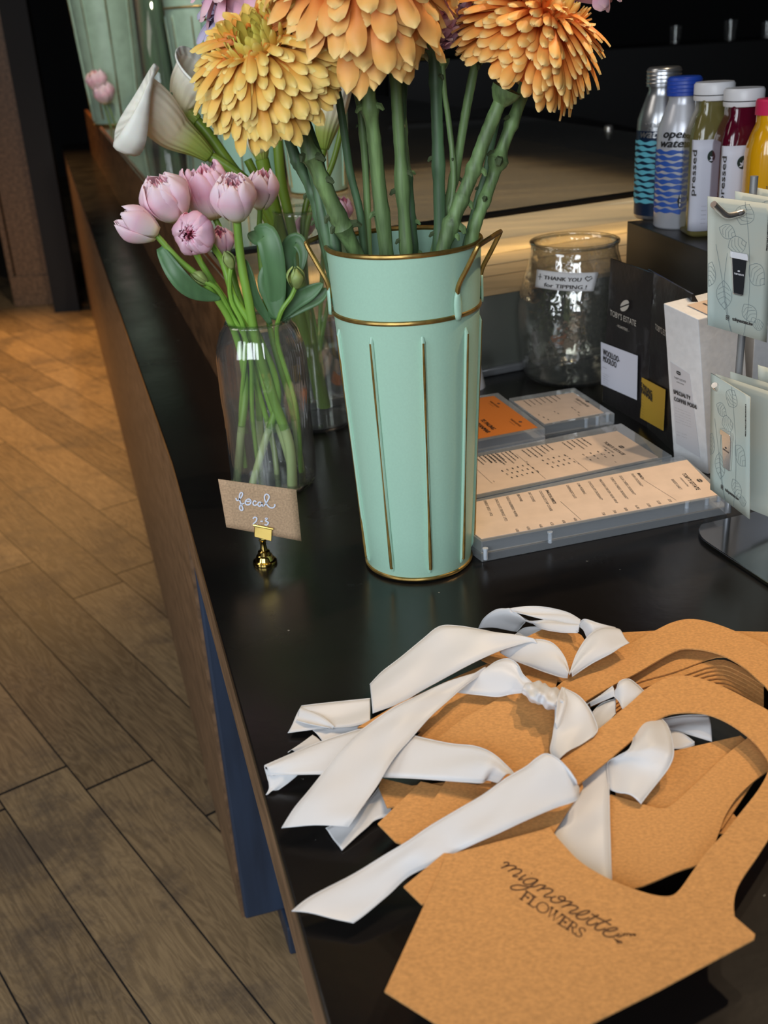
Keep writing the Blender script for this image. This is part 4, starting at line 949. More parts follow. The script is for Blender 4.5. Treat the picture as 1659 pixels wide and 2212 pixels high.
# ------------------------------------------------------------------ satin ribbons
def ribbon(name, label, bands, mt=None, group='white satin ribbons tied to the kraft carriers', thick=.0002, n=8):
    """bands: list of section lists, each section ((u, v, h), (u, v, h)); ruled with a soft bow between the edges"""
    mb = MB()
    for secs in bands:
        bow = 0
        if isinstance(secs, tuple): secs, bow = secs
        A = cr([tuple(map(float, s[0])) for s in secs], n); B = cr([tuple(map(float, s[1])) for s in secs], n); rows = []
        for i, (a, b) in enumerate(zip(A, B)):
            pa, pb = P(*a), P(*b); row = []
            for j in range(9):
                t = j / 8; q = pa.lerp(pb, t); q = q + V((0, 0, .32 * bow * math.sin(math.pi * t) + .0014 * math.sin(pa.x * 80 + t * 4.0) * math.sin(math.pi * t) + .0005 * math.sin(pb.y * 160 - t * 7))); row.append(q)
            rows.append(row)
        mb.grid(rows)
        if len(rows) > 12:
            for side in (0, 8): mb.tube([r[side] for r in rows], .00028, 5)
    o = mb.build(name, mt or M_satin, None, thick=thick, ang=0)
    tag(o, label, 'ribbon', group)
    return o
def S(u1, v1, h1, u2, v2, h2): return ((u1, v1, h1), (u2, v2, h2))
# back loop and top knot
ribbon('ribbon', 'white ribbon loop furthest back with a knot, resting on the dark counter', [
    ([S(1034, 1358, .006, 1116, 1366, .006), S(1046, 1336, .016, 1128, 1352, .012), S(1072, 1318, .024, 1134, 1340, .022), S(1098, 1316, .027, 1110, 1322, .026)], .004),
    ([S(1098, 1316, .027, 1108, 1322, .026), S(1140, 1311, .028, 1150, 1332, .026), S(1180, 1312, .029, 1185, 1340, .025), S(1226, 1322, .030, 1218, 1352, .025), S(1254, 1340, .030, 1250, 1366, .026)], -.002),
    ([S(1110, 1322, .023, 1112, 1326, .022), S(1139, 1342, .022, 1150, 1346, .020), S(1185, 1338, .026, 1172, 1358, .023), S(1226, 1346, .027, 1210, 1366, .023), S(1254, 1350, .029, 1248, 1368, .025)], .003),
    ([S(1110, 1374, .010, 1145, 1378, .010), S(1134, 1356, .014, 1160, 1372, .012), S(1176, 1354, .018, 1182, 1362, .017)], .002)])
ribbon('ribbon', 'puffed white ribbon knot with short flared end, upper right of the back loop', [
    ([S(1250, 1352, .028, 1268, 1380, .026), S(1262, 1338, .036, 1284, 1370, .032), S(1296, 1348, .036, 1304, 1372, .030), S(1330, 1356, .032, 1324, 1378, .028)], .004),
    ([S(1230, 1456, .026, 1236, 1460, .026), S(1246, 1412, .032, 1276, 1434, .030), S(1272, 1374, .036, 1320, 1412, .033), S(1300, 1358, .036, 1342, 1398, .034), S(1334, 1358, .034, 1359, 1389, .034)], .006)])
# big upper ribbon
ribbon('ribbon', 'broad white ribbon arching over the upper left of the pile', [
    ([S(799, 1478, .010, 805, 1541, .010), S(825, 1450, .014, 866, 1517, .013), S(866, 1419, .020, 905, 1494, .017), S(912, 1382, .027, 950, 1470, .022), S(948, 1355, .033, 1000, 1444, .027), S(985, 1352, .034, 1040, 1424, .030), S(1034, 1358, .034, 1086, 1403, .032), S(1098, 1371, .034, 1141, 1386, .034), S(1150, 1378, .035, 1160, 1388, .034)], .005),
    ([S(1086, 1405, .026, 1080, 1408, .024), S(1120, 1388, .030, 1118, 1430, .024), S(1160, 1382, .034, 1160, 1446, .024), S(1195, 1390, .034, 1196, 1457, .024), S(1220, 1420, .030, 1214, 1462, .024), S(1231, 1456, .025, 1226, 1463, .024)], .006)])
# knotted ribbon and its two arms
ribbon('ribbon', 'long white ribbon running from the wrinkled knot down to the lower left', [
    ([S(989, 1495, .026, 1044, 1447, .034), S(1030, 1500, .026, 1072, 1428, .040), S(1074, 1504, .026, 1098, 1422, .043), S(1104, 1498, .028, 1118, 1434, .042), S(1126, 1497, .031, 1130, 1458, .039), S(1142, 1496, .033, 1150, 1476, .036)], .005),
    ([S(1050, 1446, .0355, 1048, 1449, .0345), S(1010, 1459, .037, 1018, 1472, .034), S(960, 1477, .038, 990, 1494, .034), S(900, 1503, .037, 950, 1528, .034), S(845, 1533, .035, 910, 1570, .032), S(782, 1575, .032, 866, 1618, .030), S(735, 1623, .029, 838, 1658, .028), S(700, 1666, .025, 818, 1690, .025), S(660, 1716, .020, 790, 1732, .021), S(634, 1750, .015, 768, 1765, .018), S(609, 1790, .009, 752, 1787, .014)], .004)])
def knot(label, c, w, h, seed, ang):
    """gathered satin: a fat pleated band"""
    rnd = random.Random(seed); mb = MB(); rows = []
    for i in range(40):
        t = i / 39; row = []
        for k in range(28):
            a = TAU * k / 28
            r = 1 + .12 * math.sin(15 * t + 4 * math.sin(a + 1)) + .09 * math.sin(6 * a + 11 * t) + .06 * math.sin(31 * t + 2 * a)
            prof = (math.sin(math.pi * (.12 + .76 * t)) ** .6)
            x = (t - .5) * w; y = math.cos(a) * h * .5 * r * prof; z = math.sin(a) * .010 * r * prof
            u = c[0] + x * math.cos(ang) - y * math.sin(ang); v = c[1] + x * math.sin(ang) + y * math.cos(ang)
            row.append(P(u, v, c[2] + z))
        rows.append(row)
    mb.grid(rows, closed=True, cap0=True, cap1=True); o = mb.build('ribbon_knot', M_satin, None, ang=0); tag(o, label, 'ribbon knot'); return o
knot('wrinkled satin knot in the middle of the pile', (1176, 1502, .034), 98, 46, 3, .38)
ribbon('ribbon', 'white ribbon end flaring down from the wrinkled knot to the front handle, lit warm', [
    ([S(1207, 1496, .038, 1216, 1484, .040), S(1200, 1530, .037, 1246, 1500, .040), S(1199, 1558, .035, 1268, 1524, .038), S(1194, 1592, .032, 1284, 1552, .034), S(1189, 1622, .031, 1291, 1575, .0325), S(1205, 1643, .031, 1280, 1592, .032)], .006),
    ([S(1214, 1484, .041, 1222, 1488, .040), S(1206, 1506, .043, 1222, 1520, .040), S(1202, 1540, .040, 1212, 1556, .037), S(1199, 1560, .037, 1203, 1572, .035)], .003)])
ribbon('ribbon', 'small white ribbon bow end between the two arched handles', [
    ([S(1330, 1496, .026, 1322, 1500, .026), S(1338, 1472, .032, 1336, 1512, .027), S(1358, 1466, .033, 1342, 1524, .027), S(1376, 1478, .030, 1346, 1532, .026), S(1393, 1494, .026, 1356, 1532, .025)], .004),
    ([S(1268, 1520, .024, 1276, 1524, .023), S(1296, 1503, .027, 1304, 1512, .025), S(1324, 1482, .030, 1328, 1502, .027)], .002),
    ([S(1280, 1540, .019, 1290, 1580, .019), S(1300, 1520, .021, 1312, 1562, .020), S(1330, 1508, .023, 1330, 1540, .021)], .001)])
ribbon('ribbon', 'shiny white ribbon curling down below the front handle, right of the hanging tail', [
    ([S(1360, 1570, .022, 1420, 1548, .024), S(1368, 1592, .030, 1442, 1566, .032), S(1360, 1618, .034, 1455, 1618, .034), S(1335, 1632, .031, 1447, 1652, .030), S(1312, 1650, .024, 1421, 1690, .025), S(1316, 1706, .021, 1384, 1736, .022)], .007)])
ribbon('ribbon', 'shadowed white ribbon ends inside the front handle loop at right', [
    ([S(1425, 1556, .016, 1450, 1580, .015), S(1480, 1546, .018, 1480, 1584, .016), S(1532, 1544, .019, 1538, 1600, .016)], .003),
    ([S(1448, 1578, .017, 1456, 1616, .015), S(1475, 1584, .018, 1478, 1616, .014), S(1500, 1602, .016, 1500, 1608, .014)], .001)])
# middle ribbon pointing left
ribbon('ribbon', 'white ribbon pointing far left over the counter edge, its tip curled under', [
    ([S(571, 1653, .012, 582, 1673, .010), S(651, 1618, .016, 640, 1672, .012), S(719, 1592, .020, 698, 1672, .014), S(790, 1574, .024, 770, 1675, .017), S(850, 1580, .027, 826, 1679, .020), S(910, 1594, .029, 890, 1681, .022), S(972, 1606, .031, 950, 1684, .024), S(1027, 1611, .034, 1004, 1688, .026), S(1065, 1627, .036, 1040, 1690, .027), S(1098, 1656, .031, 1052, 1684, .026), S(1112, 1672, .028, 1075, 1690, .026)], .004),
    ([S(571, 1655, .012, 582, 1673, .010), S(578, 1680, .006, 612, 1682, .0065), S(583, 1700, .003, 600, 1694, .004), S(575, 1716, .001, 578, 1716, .0012)], -.001),
    ([S(578, 1674, .0095, 642, 1673, .010), S(582, 1700, .004, 622, 1690, .006), S(575, 1716, .001, 600, 1706, .002)], -.001)])
ribbon('ribbon', 'frayed white ribbon end at upper left, folded into a triangle', [
    ([S(651, 1526, .005, 622, 1584, .003), S(675, 1523, .008, 700, 1574, .006), S(740, 1516, .009, 760, 1570, .008), S(800, 1510, .010, 800, 1560, .009)], .001),
    ([S(652, 1526, .0062, 640, 1556, .0055), S(690, 1545, .0085, 672, 1566, .0075), S(722, 1571, .0075, 712, 1573, .0075)], .0008)])
ribbon('ribbon', 'cream coloured ribbon piece under the frayed end', [
    ([S(676, 1578, .004, 700, 1604, .002), S(720, 1574, .005, 744, 1592, .0035), S(775, 1568, .006, 778, 1580, .005)], .001)])
ribbon('ribbon', 'thin pointed ribbon tip under the cream piece at the counter edge', [
    ([S(676, 1588, .002, 700, 1604, .0015), S(650, 1606, .002, 668, 1614, .0015), S(622, 1624, .001, 640, 1624, .001)], 0)])
ribbon('ribbon', 'pinkish shaded ribbon end sticking out below the long diagonal ribbon', [
    ([S(826, 1690, .007, 850, 1760, .006), S(790, 1735, .005, 812, 1770, .004), S(745, 1770, .004, 790, 1790, .003), S(704, 1790, .003, 738, 1836, .0015)], .001)])
# hanging tail and front ribbon
ribbon('ribbon', 'warm lit ribbon tail hanging down beside the printed carrier', [
    ([S(1262, 1600, .0225, 1310, 1590, .0225), S(1236, 1700, .0225, 1314, 1650, .0225), S(1188, 1770, .022, 1316, 1740, .0215), S(1184, 1830, .0215, 1318, 1820, .0205), S(1230, 1900, .021, 1321, 1905, .020)], .0012)])
ribbon('ribbon', 'white ribbon nearest the viewer, from the front handle to the lower left', [
    ([S(631, 1970, .008, 762, 1995, .008), S(672, 1938, .011, 790, 1975, .010), S(758, 1891, .016, 838, 1933, .014), S(824, 1851, .021, 880, 1893, .018), S(880, 1818, .027, 930, 1868, .023), S(930, 1785, .032, 985, 1841, .027), S(986, 1752, .037, 1030, 1820, .032), S(1043, 1719, .041, 1080, 1799, .034), S(1092, 1683, .045, 1125, 1778, .036), S(1136, 1656, .049, 1168, 1758, .037), S(1160, 1636, .053, 1205, 1742, .0375), S(1180, 1627, .055, 1232, 1733, .0375), S(1205, 1638, .054, 1247, 1725, .037), S(1228, 1662, .050, 1250, 1714, .036), S(1245, 1688, .044, 1251, 1702, .035)], .004)])

# ------------------------------------------------------------------ acrylic menu blocks
def block(mb, q, z0, z1, grow=0):
    b_ = [V((p.x, p.y, TOP + z0)) for p in q]; t_ = [V((p.x, p.y, TOP + z1)) for p in q]; mb.hexa(b_ + t_)
def menu(label, px, h, pap, pmat, hp, layers, pins=(), group='acrylic menu holders lying on the counter'):
    q = [P(u, v, h) for u, v in px]   # BL BR FR FL
    c = sum(q, V()) / 4; root = thing('menu_holder', label, 'menu holder', (c.x, c.y, TOP), group)
    for k, (a, b, mt) in enumerate(layers):
        m = MB(); block(m, q, a, b); m.build('acrylic_block', mt, root, smooth=False, bevel=.0008)
    pq = [P(u, v, hp) for u, v in pap]
    m = MB(); block(m, pq, hp - .0006, hp); pp = m.build('menu_sheet', pmat, root, smooth=False)
    for u, v in pins:
        m = MB(); p = P(u, v, .006); m.lathe(p, [(.0022, 0), (.0022, .010), (.0028, .0105), (.0028, .012)], 14, capb=True, capt=True); m.build('clear_pin', M_acrylf, root)
    ex = (pq[2] - pq[1]).normalized(); ey = (ex.cross(ZN)) * -1
    if ey.dot(V((1, 0, 0))) < 0: ey = -ey
    return root, pp, ex, ey
def bean(mb, c, ex, ey, r):
    for sgn in (1, -1):
        pts = [c + ex * (r * math.cos(a)) + ey * (sgn * .08 * r + sgn * r * .52 * math.sin(a)) for a in [math.pi * k / 12 for k in range(13)]]
        mb.add(pts, [tuple(range(13))])
def logo(mb, c, ex, ey, s, sub=True):
    w = s * 7.4; put_text(mb, "TOBY'S ESTATE", c - ex * w / 2, ex, ey, s, wid=w, bold=s * .06)
    if sub: put_text(mb, "COFFEE ROASTERS", c - ex * w * .28 - ey * s * .95, ex, ey, s * .42, wid=w * .56)
    bean(mb, c + ey * s * 1.9 , ex, ey, s * .75)
Z5 = lambda x, y: (1000 + x / 2.517, 800 + y / 2.517)
clear3 = [(0, .009, M_acryl), (.0095, .0225, M_acryl)]
r1, pp, ex, ey = menu('long clear acrylic menu holder nearest the viewer, beside the mint bucket', [(940, 1097), (1473, 983), (1574, 1068), (1040, 1170)], .0225,
    [(952, 1099), (1484, 993), (1556, 1068), (1040, 1164)], M_paper, .0232, clear3, pins=((1049, 1208), (1483, 1103), (1526, 1096), (1552, 1088), (1188, 1172)))
m = MB(); hp = .0234
def T(x, y, txt, s, b=0): put_text(m, txt, P(*Z5(x, y), hp), ex, ey, s, bold=b)
for x, y, t_, s_, b_ in ((945, 558, 'BRUNCH', .0044, .0003), (912, 562, 'PLAIN CROISSANT*', .0042, 0), (848, 574, 'EGG & CHEESE CROISSANT*', .0042, 0), (798, 582, 'TURKEY & CHEESE CROISSANT*', .0042, 0), (738, 592, 'MALAYSIAN CHICKEN VELAR WRAP', .0040, 0),
                         (678, 604, 'CHOCOLATE CROISSANT*', .0042, 0), (618, 614, 'CHIA PUDDING', .0042, 0), (560, 625, 'OVERNIGHT OATS', .0042, 0), (448, 650, 'SNACKS & SWEETS', .0044, .0003), (412, 655, 'CHOCOLATE CHIP COOKIE', .0042, 0),
                         (352, 662, 'OAT COOKIE', .0042, 0), (292, 674, 'BROWNIE', .0042, 0), (232, 686, 'FUDGY RASPBERRY MUFFIN', .0042, 0), (172, 698, 'CHOCOLATE TRUFFLES  3 PCS', .0042, 0), (112, 708, 'ENERGY BITES  1 PCS', .0042, 0),
                         (1112, 700, '3.50', .0042, 0), (1050, 708, '12.00', .0042, 0), (995, 722, '13.00', .0042, 0), (932, 732, '16.00', .0042, 0), (874, 748, '8.00', .0042, 0), (812, 760, '7.00', .0042, 0), (752, 772, '7.00', .0042, 0),
                         (598, 802, '4.00', .0042, 0), (536, 814, '4.00', .0042, 0), (472, 826, '4.50', .0042, 0), (412, 838, '4.00', .0042, 0), (344, 850, '4.50', .0042, 0), (284, 862, '6.00', .0042, 0)):
    T(x, y, t_, s_, b_)
line(m, P(*Z5(978, 592), hp), P(*Z5(1160, 706), hp), .0003, ZN); line(m, P(*Z5(530, 712), hp), P(*Z5(642, 812), hp), .0003, ZN)
logo(m, P(*Z5(1228, 604), hp), ex, ey, .0062); put_text(m, 'BAKED DAILY', P(*Z5(1130, 592), hp), ex, ey, .0046)
m.build('print', M_print, pp, smooth=False)
r2, pp, ex, ey = menu('long clear acrylic menu holder, middle one, with closely printed drinks list', [(900, 1006), (1342, 914), (1452, 984), (1000, 1082)], .0225,
    [(915, 1008), (1333, 931), (1422, 987), (1000, 1074)], M_paper, .0232, clear3, pins=((1266, 923), (1290, 917), (1312, 911)))
m = MB(); rnd = random.Random(9)
def dashrun(x, y, n, L, w=.0016):  # unreadable small type, as rows of tiny word marks
    p = P(*Z5(x, y), hp); q = 0
    while q < L:
        l = rnd.uniform(.002, .006); m_ = MB(); stroke(m, [p + ex * q, p + ex * min(q + l, L)], w, ZN, 0); q += l + .0012
for k in range(6): dashrun(395 + 22 * k - 330 + 0, 470 - 4 * k, 1, rnd.uniform(.020, .034))
for k in range(7): dashrun(120 + 22 * k, 468 - 5 * k, 1, rnd.uniform(.020, .036))
for k in range(6): dashrun(320 + 26 * k, 432 - 6 * k, 1, rnd.uniform(.020, .034))
for k in range(5): dashrun(540 + 26 * k, 392 - 6 * k, 1, rnd.uniform(.020, .034))
for c in range(3):
    for k in range(6): dashrun(210 + 28 * k + 26 * c, 555 - 7 * k + 18 * c - 12, 1, .0045)
    for k in range(5): dashrun(430 + 30 * k + 26 * c, 498 - 7 * k + 18 * c - 12, 1, .0045)
    for k in range(4): dashrun(650 + 40 * k + 20 * c, 455 - 8 * k + 14 * c, 1, .0045)
for k, (x, y) in enumerate(((340, 495), (560, 465), (760, 455), (620, 505), (400, 550), (160, 600), (820, 495), (650, 380))): put_text(m, '---', P(*Z5(x, y), hp), ex, ey, .0040, bold=.0004)
line(m, P(*Z5(290, 455), hp), P(*Z5(450, 590), hp), .0003, ZN); line(m, P(*Z5(600, 480), hp), P(*Z5(680, 545), hp), .0003, ZN); line(m, P(*Z5(55, 520), hp), P(*Z5(160, 615), hp), .0003, ZN)
logo(m, P(*Z5(812, 425), hp), ex, ey, .0062)
m.build('print', M_print, pp, smooth=False)
r3, pp, ex, ey = menu('small clear acrylic menu holder behind the others, in front of the glass jar', [(1099, 860), (1240, 837), (1328, 893), (1175, 919)], .0200,
    [(1110, 867), (1238, 848), (1304, 891), (1176, 915)], M_paper, .0206, [(0, .006, M_acryl), (.0065, .0200, M_acryl)])
m = MB(); hp = .0208
logo(m, P(*Z5(640, 175), hp), ex, ey, .0050)
for k in range(7): dashrun(330 + 28 * k, 165 - 5 * k, 1, rnd.uniform(.014, .026), .0012)
for x, y in ((410, 240), (435, 252), (460, 265), (495, 222), (515, 232), (590, 200), (605, 212), (625, 225), (625, 240)): dashrun(x, y, 1, .005, .0012)
m.build('print', M_print, pp, smooth=False)
r4, pp, ex, ey = menu('small acrylic holder with orange printed sheet beside the mint bucket', [(984, 862), (1076, 848), (1178, 925), (1005, 958)], .0200,
    [(986, 866), (1067, 855), (1161, 923), (1008, 952)], M_orangep, .0206, [(.0065, .0200, M_acryl)])
m = MB(); logo(m, P(*Z5(280, 285), hp), ex, ey, .0042); 
put_text(m, 'TE PAUNG', P(*Z5(90, 268), hp), ex, ey, .0085, bold=.0008); put_text(m, 'MYANMAR', P(*Z5(60, 284), hp), ex, ey, .0085, bold=.0008); logo(m, P(*Z5(165, 185), hp), ex, ey, .0040)
m.build('print', M_print, pp, smooth=False)
m = MB(); q = [P(1006, 932, 0), P(1100, 915, 0), P(1170, 940, 0), P(1020, 975, 0)]
q = [P(u, v, .0062) for u, v in ((984, 880), (1076, 866), (1178, 942), (1005, 975))]; block(m, q, 0, .0062); m.build('white_base', M_whites, r4, smooth=False, bevel=.0005)

# ------------------------------------------------------------------ tip jar
JC = P(1237, 813); jp = px_at(JC)
def jr(px_): return px_ * jp
hz = lambda v: hgt(JC, v)
jar = thing('tip_jar', 'wide hammered glass tip jar with a thank you label, in front of the glass case', 'jar', JC)
prof = [(0, 0), (jr(80), 0), (jr(100), .005), (jr(107), .016), (jr(112), hz(760)), (jr(117), hz(700)), (jr(118), hz(665)), (jr(113), hz(630)), (jr(103), hz(590)), (jr(94), hz(560)), (jr(89), hz(538)), (jr(89), hz(521))]
inner = [(max(r - .0032, 0), max(z, .007)) for r, z in prof[::-1]]
m = MB(); m.lathe(JC, prof + inner, 96); m.build('glass_body', M_jar, jar, ang=0)
m = MB(); m.tube([JC + V((jr(88) * math.cos(TAU * k / 64), jr(88) * math.sin(TAU * k / 64), hz(521))) for k in range(64)], .0030, 10, closed=True); m.build('rolled_rim', M_jar, jar)
def jar_pt(u, v, lift=.0012):
    """point of the jar's outside under photo pixel (u, v)"""
    d = (u - CX) / FPX * CR - (v - CY) / FPX * CU + FW; best = None; t = JC.y / d.y - .25
    while t < JC.y / d.y + .1:
        p = EYE + d * t; z = p.z - TOP; r = None
        for (r0, z0), (r1_, z1) in zip(prof[1:], prof[2:]):
            if z0 <= z <= z1 and z1 > z0: r = r0 + (r1_ - r0) * (z - z0) / (z1 - z0)
        if r and math.hypot(p.x - JC.x, p.y - JC.y) < r + lift: return p
        t += .0004
    return EYE + d * (JC.y / d.y - .03)
TL, TR, BR, BL = (1160, 582), (1293, 588), (1282, 629), (1156, 620)
def lab(s, t, lift=.0012):
    u = (TL[0] * (1 - s) + TR[0] * s) * (1 - t) + (BL[0] * (1 - s) + BR[0] * s) * t; v = (TL[1] * (1 - s) + TR[1] * s) * (1 - t) + (BL[1] * (1 - s) + BR[1] * s) * t
    return jar_pt(u, v + 4 * math.sin(math.pi * s), lift)
m = MB(); m.grid([[lab(s / 14, t / 5) for s in range(15)] for t in range(6)]); m.build('paper_label', M_white, jar, thick=.0003)
m = MB()
put_text(m, 'THANK YOU', None, None, None, .30, fn=lambda x, y: lab(.12 + x, .48 - y, .0022), wid=.62, bold=.008)
put_text(m, 'for TIPPING !', None, None, None, .30, fn=lambda x, y: lab(.14 + x, .88 - y, .0022), wid=.72, bold=.008)
m.build('handwriting', M_print, jar, smooth=False)
m = MB(); hs = [(.80, .30), (.83, .20), (.86, .26), (.89, .20), (.92, .30), (.86, .46), (.80, .30)]
stroke(m, [lab(s, t, .0022) for s, t in hs], .0012, V((0, -1, 0))); stroke(m, [lab(s, t, .0022) for s, t in ((.06, .2), (.06, .55))], .0008, V((0, -1, 0))); stroke(m, [lab(s, t, .0022) for s, t in ((.03, .38), (.09, .38))], .0008, V((0, -1, 0)))
m.build('doodles', M_print, jar, smooth=False)
# white cup turned over behind the bucket
UC = P(1012, 836); up_ = px_at(UC)
m = MB(); m.lathe(UC, [(0, 0), (36 * up_, 0), (36 * up_, .002), (22 * up_, hgt(UC, 762)), (20 * up_, hgt(UC, 757)), (0, hgt(UC, 757))], 48)
tag(m.build('paper_cup', M_whites, None), 'white tapered cup half hidden behind the mint bucket', 'cup')

# ------------------------------------------------------------------ coffee bags
M_foil = mat('black_foil_pouch', (34, 31, 32), .34, coat=.3, bump=1.0, bs=26)
M_yel = mat('ochre_label', (206, 166, 60), .55)
M_lab = mat('white_label', (216, 218, 232), .55)
M_silverink = mat('silver_ink', (196, 190, 180), .4)
def plane_pt(a, b, u, v, lift=.0):
    n = (b - a).cross(ZN).normalized(); n = n if n.y < 0 else -n
    d = (u - CX) / FPX * CR - (v - CY) / FPX * CU + FW
    return EYE + d * ((a - EYE).dot(n) / d.dot(n)) + n * lift
Z4 = lambda x, y: (1000 + x / 2.517, 450 + y / 2.517)
def pouch(name, label, a, b, depth, hgt_, topin, group):
    root = thing(name, label, 'coffee bag', (a + b) / 2, group); n = (b - a).cross(ZN).normalized(); n = n if n.y > 0 else -n
    e = (b - a).normalized(); W = (b - a).length; rows = []; rnd = random.Random(int(a.x * 1e4))
    for i in range(17):
        z = i / 16; dp = depth * (1 - z ** 2.0) + .002; row = []; ins = topin * z
        bul = .010 * math.sin(math.pi * min(1, z * 1.05)) 
        for j in range(12):
            s = j / 11; row.append(a + e * (ins + (W - ins - topin * .0 * z) * s) - n * (bul * math.sin(math.pi * s) * .12) + ZN * hgt_ * z + n * rnd.uniform(-.0007, .0007) * (z > .1))
        for j in range(12):
            s = 1 - j / 11; row.append(a + e * (ins + (W - ins) * s) + n * (dp + .004 * math.sin(math.pi * s) * (1 - z)) + ZN * hgt_ * z)
        rows.append(row)
    m = MB(); m.grid(rows, closed=True, cap0=True, cap1=True); m.build('pouch', M_foil, root, ang=50)
    return root
a1, b1 = P(1301, 866), P(1396, 922)
bag = pouch('coffee_bag', 'black coffee bag with white label, beside the tip jar', a1, b1, .06, hgt((a1 + b1) / 2, 572), .012, 'black foil coffee bags')
def facequad(name, pts, a, b, lift, mt, parent, th=.0004):
    q = [plane_pt(a, b, *Z4(x, y), lift=lift) for x, y in pts]
    m = MB(); m.add(q, [(0, 1, 2, 3)]); return m.build(name, mt, parent, smooth=False, thick=th)
facequad('front_label', [(762, 725), (962, 800), (957, 1040), (764, 955)], a1, b1, .0032, M_lab, bag)
e1_ = (b1 - a1).normalized()
def ptext(m, txt, x, y, a, b, s, lift=.0042, bold=0, wid=None):
    e = (b - a).normalized(); put_text(m, txt, plane_pt(a, b, *Z4(x, y), lift=lift), e, ZN, s, bold=bold, wid=wid)
m = MB(); ptext(m, 'WOOLLOO-', 775, 792, a1, b1, .0115, bold=.0008, wid=.044); ptext(m, 'MOOLOO', 775, 828, a1, b1, .0115, bold=.0008, wid=.036)
for k in range(8): ptext(m, '--- ----' if k == 0 else ('---- --- ------ --' if k % 2 else '--- ----- ----'), 775, 862 + (0 if k == 0 else 22 + 12 * k), a1, b1, .0042 if k == 0 else .0030)
m.build('label_print', M_print, bag, smooth=False)
m = MB(); ptext(m, "TOBY'S ESTATE", 815, 578, a1, b1, .0105, wid=.066); ptext(m, '- ROASTERS -', 850, 640, a1, b1, .0050, wid=.032); bean(m, plane_pt(a1, b1, *Z4(895, 527), lift=.0042), e1_ * .92 + ZN * .38, ZN, .0115); m.build('silver_logo', M_silverink, bag, smooth=False)
a2, b2 = P(1382, 908), P(1474, 994)
bag = pouch('coffee_bag', 'black coffee bag with ochre yellow label, between the white labelled bag and the white box', a2, b2, .06, hgt((a2 + b2) / 2, 606), .006, 'black foil coffee bags')
facequad('front_label', [(962, 905), (1115, 985), (1103, 1208), (968, 1132)], a2, b2, .0032, M_yel, bag)
m = MB(); ptext(m, 'TE PAUNG', 975, 962, a2, b2, .0095, bold=.001); ptext(m, 'MYANMAR', 975, 990, a2, b2, .0095, bold=.001)
for k in range(7): ptext(m, '---- ---' if k == 0 else '--- -----', 985, 1035 + 16 * k, a2, b2, .0034)
m.build('label_print', M_print, bag, smooth=False)
m = MB(); ptext(m, "TOBY'S ESTATE", 1062, 655, a2, b2, .0100, wid=.05); m.build('silver_logo', M_silverink, bag, smooth=False)

# ------------------------------------------------------------------ white pod boxes
bl, br = P(1456, 1000), P(1530, 1025)
tl, tr = PY(1433, 655, bl.y), PY(1508, 690, br.y)
dz = V((0, 0, 0)); side = AA * .062 + V((0, .02, 0))
pod = thing('pod_box', 'tall white carton of specialty coffee pods standing behind the menus', 'box', (bl + br) / 2)
m = MB(); m.hexa([bl, br, br + side, bl + side, tl, tr, tr + side, tl + side]); m.build('carton', M_white, pod, smooth=False, bevel=.001)
def podpt(s, t, lift=.0006):
    n = (br - bl).cross(tl - bl).normalized(); n = n if n.y < 0 else -n
    return tl.lerp(tr, s).lerp(bl.lerp(br, s), t) + n * lift
m = MB(); m.add([podpt(*q, .0005) for q in ((.10, .34), (.66, .37), (.80, .90), (.12, .86))], [(0, 1, 2, 3)]); m.build('front_label', mat('pod_label', (206, 206, 212), .5), pod, smooth=False, thick=.0003)
m = MB(); W_ = (tr - tl).length; Hh = (tl - bl).length
def podtext(txt, s, t, size, wid, bold=0): put_text(m, txt, None, None, None, size, fn=lambda x, y: podpt(s + x, t - y, .0012), wid=wid, bold=bold)
podtext('SPECIALTY', .14, .535, .033, .50, .012); podtext('COFFEE PODS', .14, .580, .033, .66, .012); podtext("TOBY'S ESTATE", .20, .435, .018, .34); podtext('COFFEE ROASTERS', .26, .455, .010, .22)
for k in range(6): podtext('---- --- ----' if k % 2 else '-- ----- --- --', .16, .625 + .018 * k, .010, .45)
for k in range(2): podtext('-- ---', .16, .78 + .02 * k, .010, .30)
bean(m, podpt(.34, .39, .0012), (tr - tl).normalized(), ZN, .0035)
m.build('label_print', M_print, pod, smooth=False)
m = MB(); ntop = ((tr - tl).cross(side)).normalized(); ntop = ntop if ntop.z > 0 else -ntop
tp = lambda s, t: tl + (tr - tl) * s + side * t + ntop * .0012
m.add([tp(.35, .25), tp(.95, .25), tp(.95, .85), tp(.35, .85)], [(0, 1, 2, 3)]); st_ = m.build('top_sticker', M_paper, pod, smooth=False, thick=.0002)
m = MB(); put_text(m, '----', None, None, None, .3, fn=lambda x, y: tp(.45 + x, .45 + y) + ntop * .0006, wid=.4, bold=.02); m.build('print', M_print, pod, smooth=False)
o2 = tr + side * 1.05; m = MB(); bb = br + side * 1.15 + V((0, .03, 0)); ss = AA * .075
t2 = bb + ZN * (tr.z - TOP - .012) + V((-.004, 0, 0))
m.hexa([bb, bb + ss, bb + ss + V((0, .07, 0)), bb + V((0, .07, 0)), t2, t2 + ss, t2 + ss + V((0, .07, 0)), t2 + V((0, .07, 0))])
tag(m.build('pod_box', M_white, None, smooth=False, bevel=.001), 'second white carton behind the display pole at right', 'box')

